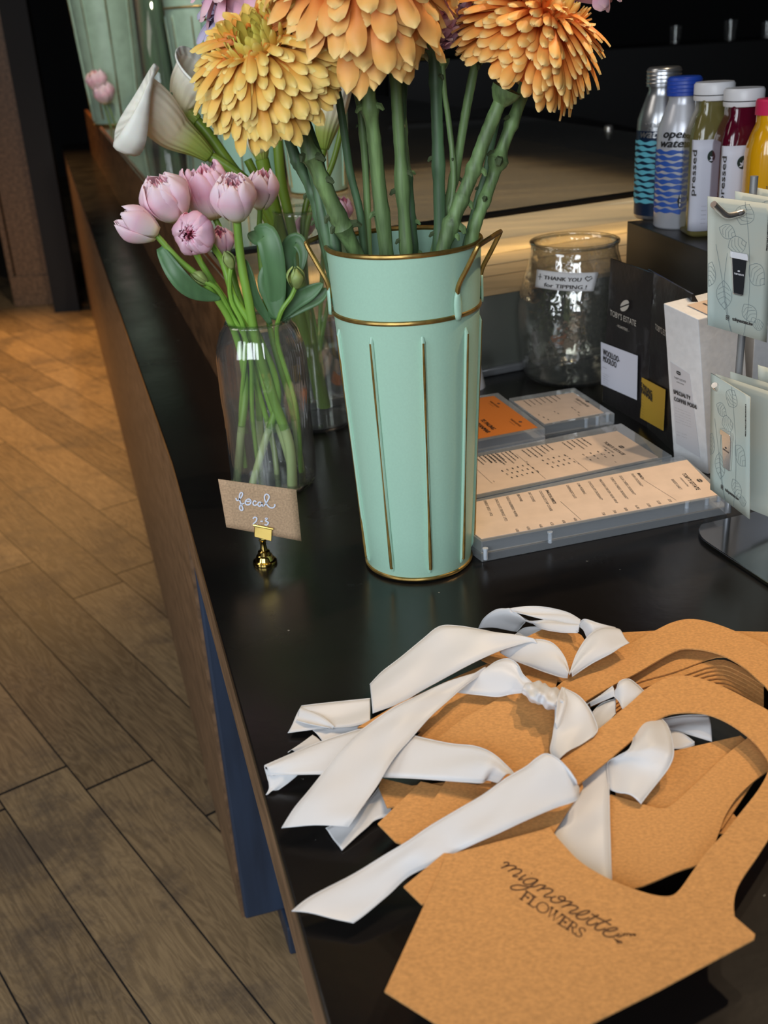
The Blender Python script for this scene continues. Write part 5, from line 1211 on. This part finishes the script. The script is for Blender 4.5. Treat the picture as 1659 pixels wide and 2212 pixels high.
# ------------------------------------------------------------------ black riser with bottled drinks
RH = .21
q0, q1 = P(1355, 478, RH), P(1535, 546, RH); dr = (q1 - q0).normalized(); q1 = q1 + dr * .02; q0b = q0
aw = V((-dr.y, dr.x, 0)); aw = aw if aw.x > 0 else -aw
M_riser = mat('black_stained_ply', (40, 34, 28), .38, var=.2, vs=6, stretch=(1, 1, 6))
m = MB(); m.prism([p[:2] for p in (q0, q1, q1 + aw * .40, q0 + aw * .40)], TOP, TOP + RH)
tag(m.build('riser', M_riser, None, smooth=False, bevel=.001), 'black wooden box riser under the row of bottled drinks', 'riser')
def bpt(u, v): return P(u, v, RH)
def bottle(name, label, u, v, prof, mt, capprof, capmt, sq=0, ridges=0, clear=None, liquid=None, neckmt=None):
    """prof = [(half width px, row px)] from base to neck"""
    c = bpt(u, v); k = px_at(c); g = lambda row: hgt((c.x, c.y), row) - RH
    root = thing(name, label, 'bottle', c, 'bottled drinks in a row on the black riser')
    pr = [(0, 0)] + [(r * k, max(0, g(y))) for r, y in prof] + [(0, g(prof[-1][1]))]
    m = MB(); m.lathe(c, pr, 64, sq=sq); m.build('body', mt, root, ang=55)
    cp = [(r * k, g(y)) for r, y in capprof]
    m = MB(); m.lathe(c, [(0, cp[0][1])] + cp + [(0, cp[-1][1])], 60); cap = m.build('cap', capmt, root, ang=35)
    if ridges:
        for q in range(4):
            z = cp[0][1] + (cp[-1][1] - cp[0][1]) * (.2 + .2 * q); r = cp[1][0]
            m = MB(); m.tube([c + V((r * math.cos(TAU * j / 48), r * math.sin(TAU * j / 48), z)) for j in range(48)], .0007, 6, closed=True); m.build('thread_ring', capmt, cap)
    return root, c, k, g
def cyl_fn(c, r, g0, a0):
    return lambda x, y: V((c.x + (r + .0006) * math.sin(a0 + x / r), c.y - (r + .0006) * math.cos(a0 + x / r), c.z + g0 + y))
M_alu = mat('brushed_aluminium', (196, 198, 202), .28, metal=.9)
M_aluw = mat('white_coated_aluminium', (204, 206, 214), .3, metal=.35)
M_navyc = mat('navy_coating', (22, 42, 70), .3, metal=.3)
M_bluecap = mat('blue_cap', (34, 72, 176), .4); M_blueprint = mat('blue_print', (38, 84, 170), .45); M_aqua = mat('aqua_print', (92, 176, 196), .45)
M_blackink = mat('black_ink', (24, 26, 30), .6)
def water_bottle(label, u, v, ytop, capmt, wave, badge, dark):
    r, c, k, g = bottle('water_bottle', label, u, v, [(47, v), (51, v - 5), (51, v - 200), (50, v - 212), (44, v - 232), (34, v - 262), (30, v - 274), (31, v - 284)], M_aluw if not dark else M_alu,
                        [(35, v - 283), (35, v - 318), (33, v - 322), (30, v - 324)], capmt, ridges=1)
    R = 51 * k; a0 = R_(-52)
    if dark:
        rows = [[V((c.x + (R + .0004) * math.sin(R_(a)), c.y - (R + .0004) * math.cos(R_(a)), c.z + z)) for a in range(-180, 181, 8)] for z in (.006, g(v - 120), g(v - 190))]
        m = MB(); m.grid(rows); m.build('coating', M_navyc, r)
        R += .0004
    m = MB(); rnd = random.Random(3)
    for q in range(11):
        z0 = g(v - 40 - 12.5 * q); rows = [[], []]
        for j in range(40):
            a = R_(-120 + 112 * j / 39); hh = .0024 + .0009 * math.sin(j * .55 + q * 1.7) ; zz = z0 + .0006 * math.sin(j * .3 + q)
            for s_ in (0, 1): rows[s_].append(V((c.x + (R + .0008) * math.sin(a), c.y - (R + .0008) * math.cos(a), c.z + zz + (hh if s_ else -hh))))
        m.grid(rows)
    m.build('wave_print', wave, r, smooth=False)
    sg = 19 * k
    for txt, row, aa in (('open', v - 196, -64), ('water', v - 176, -72)):
        m = MB(); f = cyl_fn(c, R + .0006, g(row), R_(aa)); put_text(m, txt, None, None, None, sg * 1.2, fn=lambda x, y: f(x + y * .35, y), wid=R * (1.05 if txt == 'open' else 1.25), bold=.0012)
        m.build('black_lettering', M_alu if dark else M_blackink, r, smooth=False)
    # round badge
    f = cyl_fn(c, R + .0014, g(v - 62), R_(-4)); m = MB(); N_ = 18
    m.add([f(0, 0)] + [f(13 * k * (1 + .08 * (j % 2)) * math.cos(TAU * j / N_), 17 * k * (1 + .08 * (j % 2)) * math.sin(TAU * j / N_)) for j in range(N_)], [(0, 1 + j, 1 + (j + 1) % N_) for j in range(N_)])
    m.build('badge', badge, r, smooth=False)
    m = MB(); f = cyl_fn(c, R + .0019, g(v - 62), R_(-4))
    for q, tx in enumerate(('BYE', 'BYE', 'PLASTIC')): put_text(m, tx, None, None, None, 9 * k, fn=lambda x, y: f(x - 10 * k, y + (7 - 9 * q) * k), wid=20 * k, bold=.0006)
    m.build('badge_lettering', M_whites, r, smooth=False)
    return r
water_bottle('aluminium water bottle with silver cap and aqua waves on navy, furthest left of the row', 1421, 468, 145, M_alu, M_aqua, M_blueprint, True)
water_bottle('aluminium water bottle with blue cap and blue waves on white', 1463, 488, 152, M_bluecap, M_blueprint, M_blackink, False)
def leafmark(m, f, s):
    N_ = 26; m.add([f(s * math.cos(TAU * j / N_), s * 1.2 * math.sin(TAU * j / N_)) for j in range(N_)], [tuple(range(N_))])
def leafwhite(m, f, s):
    for a, l in ((90, 1.0), (135, .8), (45, .8), (200, .75), (-20, .75)):
        ca, sa = math.cos(R_(a)), math.sin(R_(a)); b0 = (0, -.5 * s)
        pts = [(b0[0], b0[1]), (b0[0] + ca * l * s * .5 - sa * s * .18, b0[1] + sa * l * s * .5 + ca * s * .18), (b0[0] + ca * l * s, b0[1] + sa * l * s), (b0[0] + ca * l * s * .5 + sa * s * .18, b0[1] + sa * l * s * .5 - ca * s * .18)]
        m.add([f(*p) for p in pts], [(0, 1, 2, 3)])
M_olive = mat('green_juice', (112, 104, 60), .12, coat=.5); M_beet = mat('beet_juice', (84, 12, 34), .1, coat=.5); M_yjuice = mat('yellow_juice', (232, 168, 20), .14, coat=.5)
M_pinkcap = mat('pink_cap', (214, 46, 92), .4); M_dgreen = mat('dark_green_ink', (18, 40, 30), .6)
def juice(label, u, v, mt, capmt, kind):
    r, c, k, g = bottle('juice_bottle', label, u, v, [(44, v), (49, v - 6), (50, v - 20), (50, v - 205), (48, v - 222), (40, v - 248), (33, v - 268), (33, v - 290)], mt,
                        [(40, v - 288), (41, v - 292), (41, v - 322), (38, v - 327)] if kind else [(38, v - 288), (38, v - 318), (35, v - 322)], capmt, sq=.5 if kind else .15)
    if kind:
        m = MB(); m.tube([c + V((41 * k * math.cos(TAU * j / 48), 41 * k * math.sin(TAU * j / 48), g(v - 300))) for j in range(48)], .0006, 6, closed=True); m.build('seal_line', M_print, r)
        # label on the flat left-front side
        rot = R_(-24); ex_ = V((math.cos(rot), math.sin(rot), 0)); nn = V((math.sin(rot), -math.cos(rot), 0)); hw = 31 * k
        R = 50.5 * k; z0, z1 = g(v - 14), g(v - 208)
        def f(x, y, l=.0): 
            xx = x; ang = math.atan2(xx, R); q = 1 / (abs(math.cos(ang + rot)) ** 5 + abs(math.sin(ang + rot)) ** 5) ** .2
            return V((c.x, c.y, c.z + y)) + (nn * math.cos(ang) + ex_ * math.sin(ang)) * (R * q + .0006 + l)
        rows = [[f(-hw * 1.0 + 2 * hw * j / 10, z0 + (z1 - z0) * i / 8) for j in range(11)] for i in range(9)]
        m = MB(); m.grid(rows); m.build('paper_label', M_lab, r, thick=.0003)
        m = MB(); ff = lambda x, y: f(x + 12 * k, g(v - 172) + y, .0012); leafmark(m, ff, 11 * k); m.build('round_mark', M_dgreen, r, smooth=False)
        m = MB(); ff2 = lambda x, y: f(x + 12 * k, g(v - 172) + y, .0018); leafwhite(m, ff2, 11 * k); m.build('leaf_mark', M_lab, r, smooth=False)
        m = MB(); put_text(m, 'pressed', None, None, None, 13 * k, fn=lambda x, y: f(-16 * k - y, g(v - 130) + x - 40 * k, .0012), wid=92 * k, bold=.0006)
        for q in range(5): put_text(m, '--- -- ---', None, None, None, 4 * k, fn=lambda x, y: f(-4 * k + x, g(v - 66 + 9 * q) + y, .0012), wid=28 * k)
        m.build('label_print', M_print, r, smooth=False)
    else:
        R = 50.5 * k; f = cyl_fn(c, R, 0, R_(-40))
        N_ = 14; top = [f(22 * k * math.cos(math.pi * j / N_), g(v - 125) + 30 * k * math.sin(math.pi * j / N_)) for j in range(N_ + 1)]
        m = MB(); m.add(top + [f(-22 * k, g(v - 40)), f(22 * k, g(v - 40))], [tuple(range(N_ + 3))]); m.build('arched_label', M_lab, r, smooth=False)
        f = cyl_fn(c, R + .0008, 0, R_(-40)); m = MB(); m.add([f(12 * k * math.cos(TAU * j / 20), g(v - 112) + 17 * k * math.sin(TAU * j / 20)) for j in range(20)], [tuple(range(20))]); m.build('fruit_picture', mat('fruit_print', (150, 92, 40), .6, var=.5, vs=300, c2=(70, 90, 40)), r, smooth=False)
        m = MB(); put_text(m, 'Natalie', None, None, None, 12 * k, fn=lambda x, y: f(x - 17 * k, g(v - 134) + y), wid=34 * k, bold=.0004); m.build('label_print', M_print, r, smooth=False)
    return r
juice('olive green juice bottle with white cap and white label', 1524, 503, M_olive, M_whites, 1)
juice('dark red juice bottle with white cap and white label', 1585, 516, M_beet, M_whites, 1)
juice('yellow juice bottle with pink cap at the right edge', 1648, 534, M_yjuice, M_pinkcap, 0)

# ------------------------------------------------------------------ pin display with hanging cards
M_card = mat('sage_card', (172, 190, 186), .6, var=.05, vs=8, c2=(196, 190, 172))
M_lineart = mat('grey_leaf_line', (122, 134, 136), .7)
pin = thing('pin_display_stand', 'polished metal counter stand with hooks carrying the pin cards, at the right edge', 'display stand', P(1600, 1150))
bpts = [P(u, v, .0045) for u, v in c2([(1514, 1132), (1509, 1145), (1516, 1162), (1540, 1180)], 4)] + [P(1680, 1272, .0045), P(1850, 1180, .0045), P(1700, 1088, .0045)]
bpts = bpts[::-1]
M_plate = mat('brushed_plate', (150, 152, 156), .12, metal=1)
m = MB(); m.prism([p[:2] for p in bpts], TOP, TOP + .0045); m.build('base_plate', M_plate, pin, smooth=False, bevel=.0008)
pb = P(1572, 1106, .0045); pole_top = hgt(pb, 380)
m = MB(); m.tube([pb, V((pb.x, pb.y, TOP + pole_top))], .0036, 12); m.build('pole', M_steel, pin)
pb2 = pb + V((.12, .0, 0)); m = MB(); m.tube([pb2, V((pb2.x, pb2.y, TOP + pole_top))], .0036, 12); m.build('pole', M_steel, pin)
for v_ in (462, 840):
    z_ = TOP + hgt(pb, v_); m = MB(); m.tube([V((pb.x - .004, pb.y, z_)), V((pb2.x, pb2.y, z_))], .0032, 10); m.build('crossbar', M_steel, pin)
def hook(pts):
    m = MB(); m.tube(smooth3(pts, 5), .0030, 12); return m.build('hook', M_chrome, pin)
yU = pb.y - .045
hook([PY(1541, 441, yU - .020), PY(1556, 455, yU - .014), PY(1571, 466, yU - .010), PY(1590, 463, yU - .004), PY(1606, 458, yU + .002), PY(1608, 460, pb.y)])
hook([PY(1543, 832, yU - .020), PY(1556, 847, yU - .014), PY(1570, 857, yU - .010), PY(1580, 856, yU + .0), PY(1584, 854, pb.y)])
def pin_card(label, c4, cupcol, full=True, seed=1, flip=False):
    TL, TR, BR, BL = c4; root = thing('pin_card', label, 'pin card', (TL + TR + BR + BL) / 4, 'sage printed cards hanging on the display hooks')
    quad_card('card', c4, .0009, M_card, root, bend=.0)
    n = (TR - TL).cross(BL - TL).normalized(); n = n if n.dot(EYE - TL) > 0 else -n
    f = lambda s, t, l=.0004: TL.lerp(TR, s).lerp(BL.lerp(BR, s), t) + n * l
    m = MB(); rnd = random.Random(seed)
    def curve(pts, w=.00032): stroke(m, [f(min(max(s, .004), .996), min(max(t, .004), .996)) for s, t in cr([tuple(map(float, p)) for p in pts], 6)], w, n, .00015)
    curve([(.60, 1.0), (.66, .75), (.66, .5), (.62, .25), (.55, .0)]); curve([(.12, .35), (.22, .6), (.30, .85), (.40, 1.0)]); curve([(.30, .4), (.26, .65), (.34, .9), (.38, 1.0)])
    for (cx_, cy_, sx_, sy_, a) in ((.66, .22, .34, .16, -1.2), (.30, .26, .26, .13, .3), (.46, .40, .3, .15, -.4), (.80, .52, .3, .2, .6), (.40, .68, .30, .22, 1.5), (.16, .55, .2, .2, 1.8), (.74, .80, .3, .15, .9), (.84, .93, .18, .10, -.3)):
        pts = []
        for sd in (1, -1):
            for q in range(7):
                t = q / 6 if sd > 0 else 1 - q / 6; x_ = t * 1.0; y_ = sd * .42 * math.sin(math.pi * t) ** .8
                pts.append((cx_ - sx_ * .5 + sx_ * (x_ * math.cos(a) - y_ * math.sin(a)), cy_ + sy_ * (x_ * math.sin(a) + y_ * math.cos(a)) - sy_ * .3))
        curve(pts)
        for q in range(4):
            t = .2 + .18 * q
            for sd in (1, -1):
                x2, y2 = t + .14, sd * .36 * math.sin(math.pi * (t + .1))
                g_ = lambda x_, y_: (cx_ - sx_ * .5 + sx_ * (x_ * math.cos(a) - y_ * math.sin(a)), cy_ + sy_ * (x_ * math.sin(a) + y_ * math.cos(a)) - sy_ * .3)
                curve([g_(t, 0), g_(t + .07, y2 * .6), g_(x2, y2)], .00026)
    m.build('leaf_drawing', M_lineart, root, smooth=False)
    if full:
        m = MB(); put_text(m, 'tobysestate.kw', None, None, None, .038, fn=lambda x, y: f(.40 + x, .905 - y, .0009), wid=.34, bold=.006)
        put_text(m, '#ESCAPETHEORDINARY', None, None, None, .030, fn=lambda x, y: f(.90 + y, .33 - x, .0009), wid=.26, bold=.004)
        sq_ = [(.30, .878), (.345, .878), (.345, .912), (.30, .912), (.30, .878)]; stroke(m, [f(*q) for q in sq_], .0006, n, .0005)
        stroke(m, [f(.3225 + .011 * math.cos(TAU * k / 10), .895 + .009 * math.sin(TAU * k / 10)) for k in range(11)], .0005, n, .0005)
        m.build('print', M_print, root, smooth=False)
        # enamel coffee cup pin: extruded cup with a lid
        def slab3(mb, pts, l0, l1):
            k = len(pts); vs = [f(s, t, l0) for s, t in pts] + [f(s, t, l1) for s, t in pts]
            mb.add(vs, [tuple(range(k)), tuple(range(2 * k - 1, k - 1, -1))] + [(i, (i + 1) % k, k + (i + 1) % k, k + i) for i in range(k)])
        x0, x1 = .335, .60
        m = MB(); slab3(m, [(x0 + .018, .415), (x1 - .010, .415), (x1 - .045, .690), (x1 - .08, .697), (x0 + .07, .697), (x0 + .055, .690)], .0004, .0030); pn_ = m.build('cup_pin', M_chrome, root, smooth=False, bevel=.0003)
        m = MB(); slab3(m, [(x0 + .026, .420), (x1 - .018, .420), (x1 - .052, .686), (x0 + .062, .686)], .0029, .0034); m.build('enamel', cupcol, pn_, smooth=False)
        m = MB(); slab3(m, [(x0 + .012, .378), (x1 - .012, .378), (x1, .400), (x1 + .006, .425), (x0, .425), (x0, .400)], .0004, .0046); m.build('lid', M_whites if cupcol is M_blackink else M_chrome, pn_, smooth=False, bevel=.0004)
        m = MB(); put_text(m, "TOBY'S ESTATE", None, None, None, .016, fn=lambda x, y: f(x0 + .055 + x, .545 - y, .0037), wid=.155, bold=.003); bean(m, f(x0 + .13, .515, .0037), (TR - TL).normalized(), (TL - BL).normalized(), .0012); m.build('enamel_print', M_whites if cupcol is M_blackink else M_print, pn_, smooth=False)
    return root
yc = yU - .002
pin_card('sage leaf-print card with black coffee cup pin, hanging in front on the upper hook', [PY(1529, 424, yc), PY(1674, 442, yc + .004), PY(1656, 740, yc + .004), PY(1529, 702, yc)], M_blackink, seed=1)
pin_card('blue-grey leaf-print card with silver coffee cup pin, hanging turned on the lower hook', [PY(1535, 806, yc - .01), PY(1620, 858, yc - .050), PY(1619, 1122, yc - .050), PY(1534, 1057, yc - .01)], M_chrome, seed=2)
pin_card('sage leaf-print card right behind the turned lower card', [PY(1545, 807, yc + .002), PY(1700, 858, yc), PY(1690, 1128, yc), PY(1552, 1072, yc + .002)], M_blackink, full=False, seed=4)
pin_card('sage card second in the upper row, only its top edge showing', [PY(1588, 413, yc + .03), PY(1720, 436, yc + .03), PY(1710, 700, yc + .03), PY(1588, 660, yc + .03)], M_blackink, full=False, seed=5)
pin_card('sage card third in the upper row, barely showing at the right edge', [PY(1630, 404, yc + .055), PY(1760, 430, yc + .055), PY(1750, 690, yc + .055), PY(1630, 650, yc + .055)], M_blackink, full=False, seed=6)
pin_card('sage card behind the pole in the lower row', [PY(1577, 802, yc + .03), PY(1720, 846, yc + .03), PY(1712, 1080, yc + .03), PY(1580, 1030, yc + .03)], M_blackink, full=False, seed=7)
pin_card('sage card at the back of the lower row, top right', [PY(1637, 788, yc + .06), PY(1760, 824, yc + .06), PY(1752, 1040, yc + .06), PY(1640, 1000, yc + .06)], M_blackink, full=False, seed=8)

# ------------------------------------------------------------------ things standing on the case, further back
CT = .1925
def onc(u, v): return P(u, v, CT)
def bucket_on(u, v, s, label, mt=M_mintf, rot=0):
    c = onc(u, v); return make_bucket(c, s, label, z0=CT, base_mat=mt, rot=rot, handles=False, group='mint metal buckets standing on the display case')
bucket_on(552, 418, 1.02, 'mint metal bucket on the case behind the calla lilies, left one', M_mint, .3)
bucket_on(690, 414, 1.06, 'mint metal bucket on the case behind the left chrysanthemum stems', M_mint, .9)
bucket_on(262, 268, 1.9, 'very large mint metal bucket far back at upper left, cut by the frame', M_mintf, .1)
bucket_on(455, 292, 1.45, 'large mint metal bucket behind the white calla lily, far back', M_mintf, .5)
c = onc(362, 292); k = px_at(c)
r_ = thing('glass_cylinder', 'tall dark glass cylinder vase with foliage between the far mint buckets', 'vase', c)
m = MB(); m.lathe(c, [(0, 0), (36 * k, 0), (37 * k, .01), (37 * k, .62), (36 * k, .62), (36 * k, .012), (0, .012)], 40); m.build('glass_body', M_glass, r_, ang=0)
rnd = random.Random(4)
for j in range(16):
    x_, y_ = rnd.uniform(-.6, .6) * 34 * k, rnd.uniform(-.5, .5) * 34 * k
    leaf([c + V((x_, y_, .02)), c + V((x_ * 1.2, y_, .2)), c + V((x_ * .9, y_ * 1.2, .4)), c + V((x_ * 1.4, y_, .6))], .011, M_leaf, r_)
gl = thing('glass_lantern', 'tall copper edged glass cabinet around the far mint bucket', 'glass cabinet', onc(262, 260))
cpx = [onc(205, 232), onc(340, 222), onc(372, 262), onc(232, 285)]
for p in cpx[:1] + cpx[1:2]:
    m = MB(); m.tube([p, p + V((0, 0, .75))], .010, 6); m.build('copper_post', M_copper, gl)
m = MB(); a_, b2_ = cpx[0], cpx[1]; m.box(a_, b2_ - a_, V((0, .004, 0)), (0, 0, .75)); m.build('glass_pane', M_caseglass, gl, smooth=False)
m = MB(); m.tube([cpx[0], cpx[1]], .008, 6); m.build('copper_rail', M_copper, gl)
for q, (u, v) in enumerate(((216, 178), (232, 205))):
    B = PY(u, v + 18, 4.2); t_ = thing('rose', ('blurred dusty pink rose at far upper left', 'second blurred dusty pink rose, lower of the pair')[q], 'flower', B)
    tulip_head(B, V((-.1, -.2, 1)), .038, .07, 90 + q, .6, 4, .08).build('petals', M_tul, t_, ang=0, thick=.0004)
    m = MB(); m.tube([B, V((B.x + .02, B.y, TOP + CT))], .004, 8); m.build('stem', M_stem, t_)

# ------------------------------------------------------------------ far left: timber post, dark panel, shaded floor plate
def fl(u, v): return P(u, v, -TOP)
p0, p1 = fl(92, 622), fl(139, 655)
m = MB(); pw = V((p1.x - p0.x, 0, 0)); o_ = V((p0.x, p1.y, 0))
m.box(o_, pw, V((0, .25, 0)), (0, 0, 4)); struct(m.build('trim_1', M_brown, None, smooth=False, bevel=.004))
m = MB(); m.box(o_ + V((-.03, -.015, 0)), pw + V((.03, 0, 0)), V((0, .015, 0)), (0, 0, .16)); struct(m.build('trim_2', M_brown, None, smooth=False, bevel=.003))
m = MB(); m.box(o_ + V((-.045, .02, 0)), (.030, 0, 0), V((0, .10, 0)), (0, 0, 4)); struct(m.build('trim_3', M_brown, None, smooth=False, bevel=.004))
p2 = fl(172, 672); m = MB(); m.box(V((p1.x + .001, p2.y, 0)), (p2.x - p1.x, 0, 0), (0, .06, 0), (0, 0, 4)); struct(m.build('wall_partition', M_wall, None, smooth=False))
m = MB(); m.prism([p[:2] for p in (fl(-300, 590), fl(-20, 592), fl(90, 625), fl(160, 560), fl(100, 480), fl(-300, 470))], 0, .006); tag(m.build('shaded_floor_plate', mat('floor_shade', (58, 46, 34), .9), None, smooth=False), 'dark plate painted as the shaded floor beyond the timber post at far left', 'floor shade')  # thin dark plate puts the shade of the far floor into colour

# ------------------------------------------------------------------ dim back bar
bb = thing('back_bar', 'black back bar cabinet in the dark beyond the display case', 'cabinet', (1.6, 7.2, 0))
m = MB(); m.box((.2, 7.4, 0), (4.0, 0, 0), (0, .7, 0), (0, 0, 1.05)); m.build('cabinet', M_dark, bb, smooth=False, bevel=.005)
m = MB(); m.box((.2, 7.95, 1.35), (4.0, 0, 0), (0, .25, 0), (0, 0, .03)); m.build('shelf', M_dark, bb, smooth=False)
for q, (x_, z_, s_) in enumerate(((2.05, 1.05, 1.0), (2.25, 1.05, .8), (1.75, 1.05, .9), (1.2, 1.05, .9))):
    m = MB(); m.lathe((x_ * 1.18, 7.6, z_), [(0, 0), (.035 * s_, 0), (.045 * s_, .12 * s_), (.043 * s_, .12 * s_), (.033 * s_, .005), (0, .005)], 24)
    tag(m.build('drinking_glass', M_glass, None), ('glass on the back bar, right of the pair', 'smaller glass on the back bar, furthest right', 'glass on the back bar, left of the pair', 'lone glass on the back bar above the case')[q], 'glass', 'glasses on the back bar')
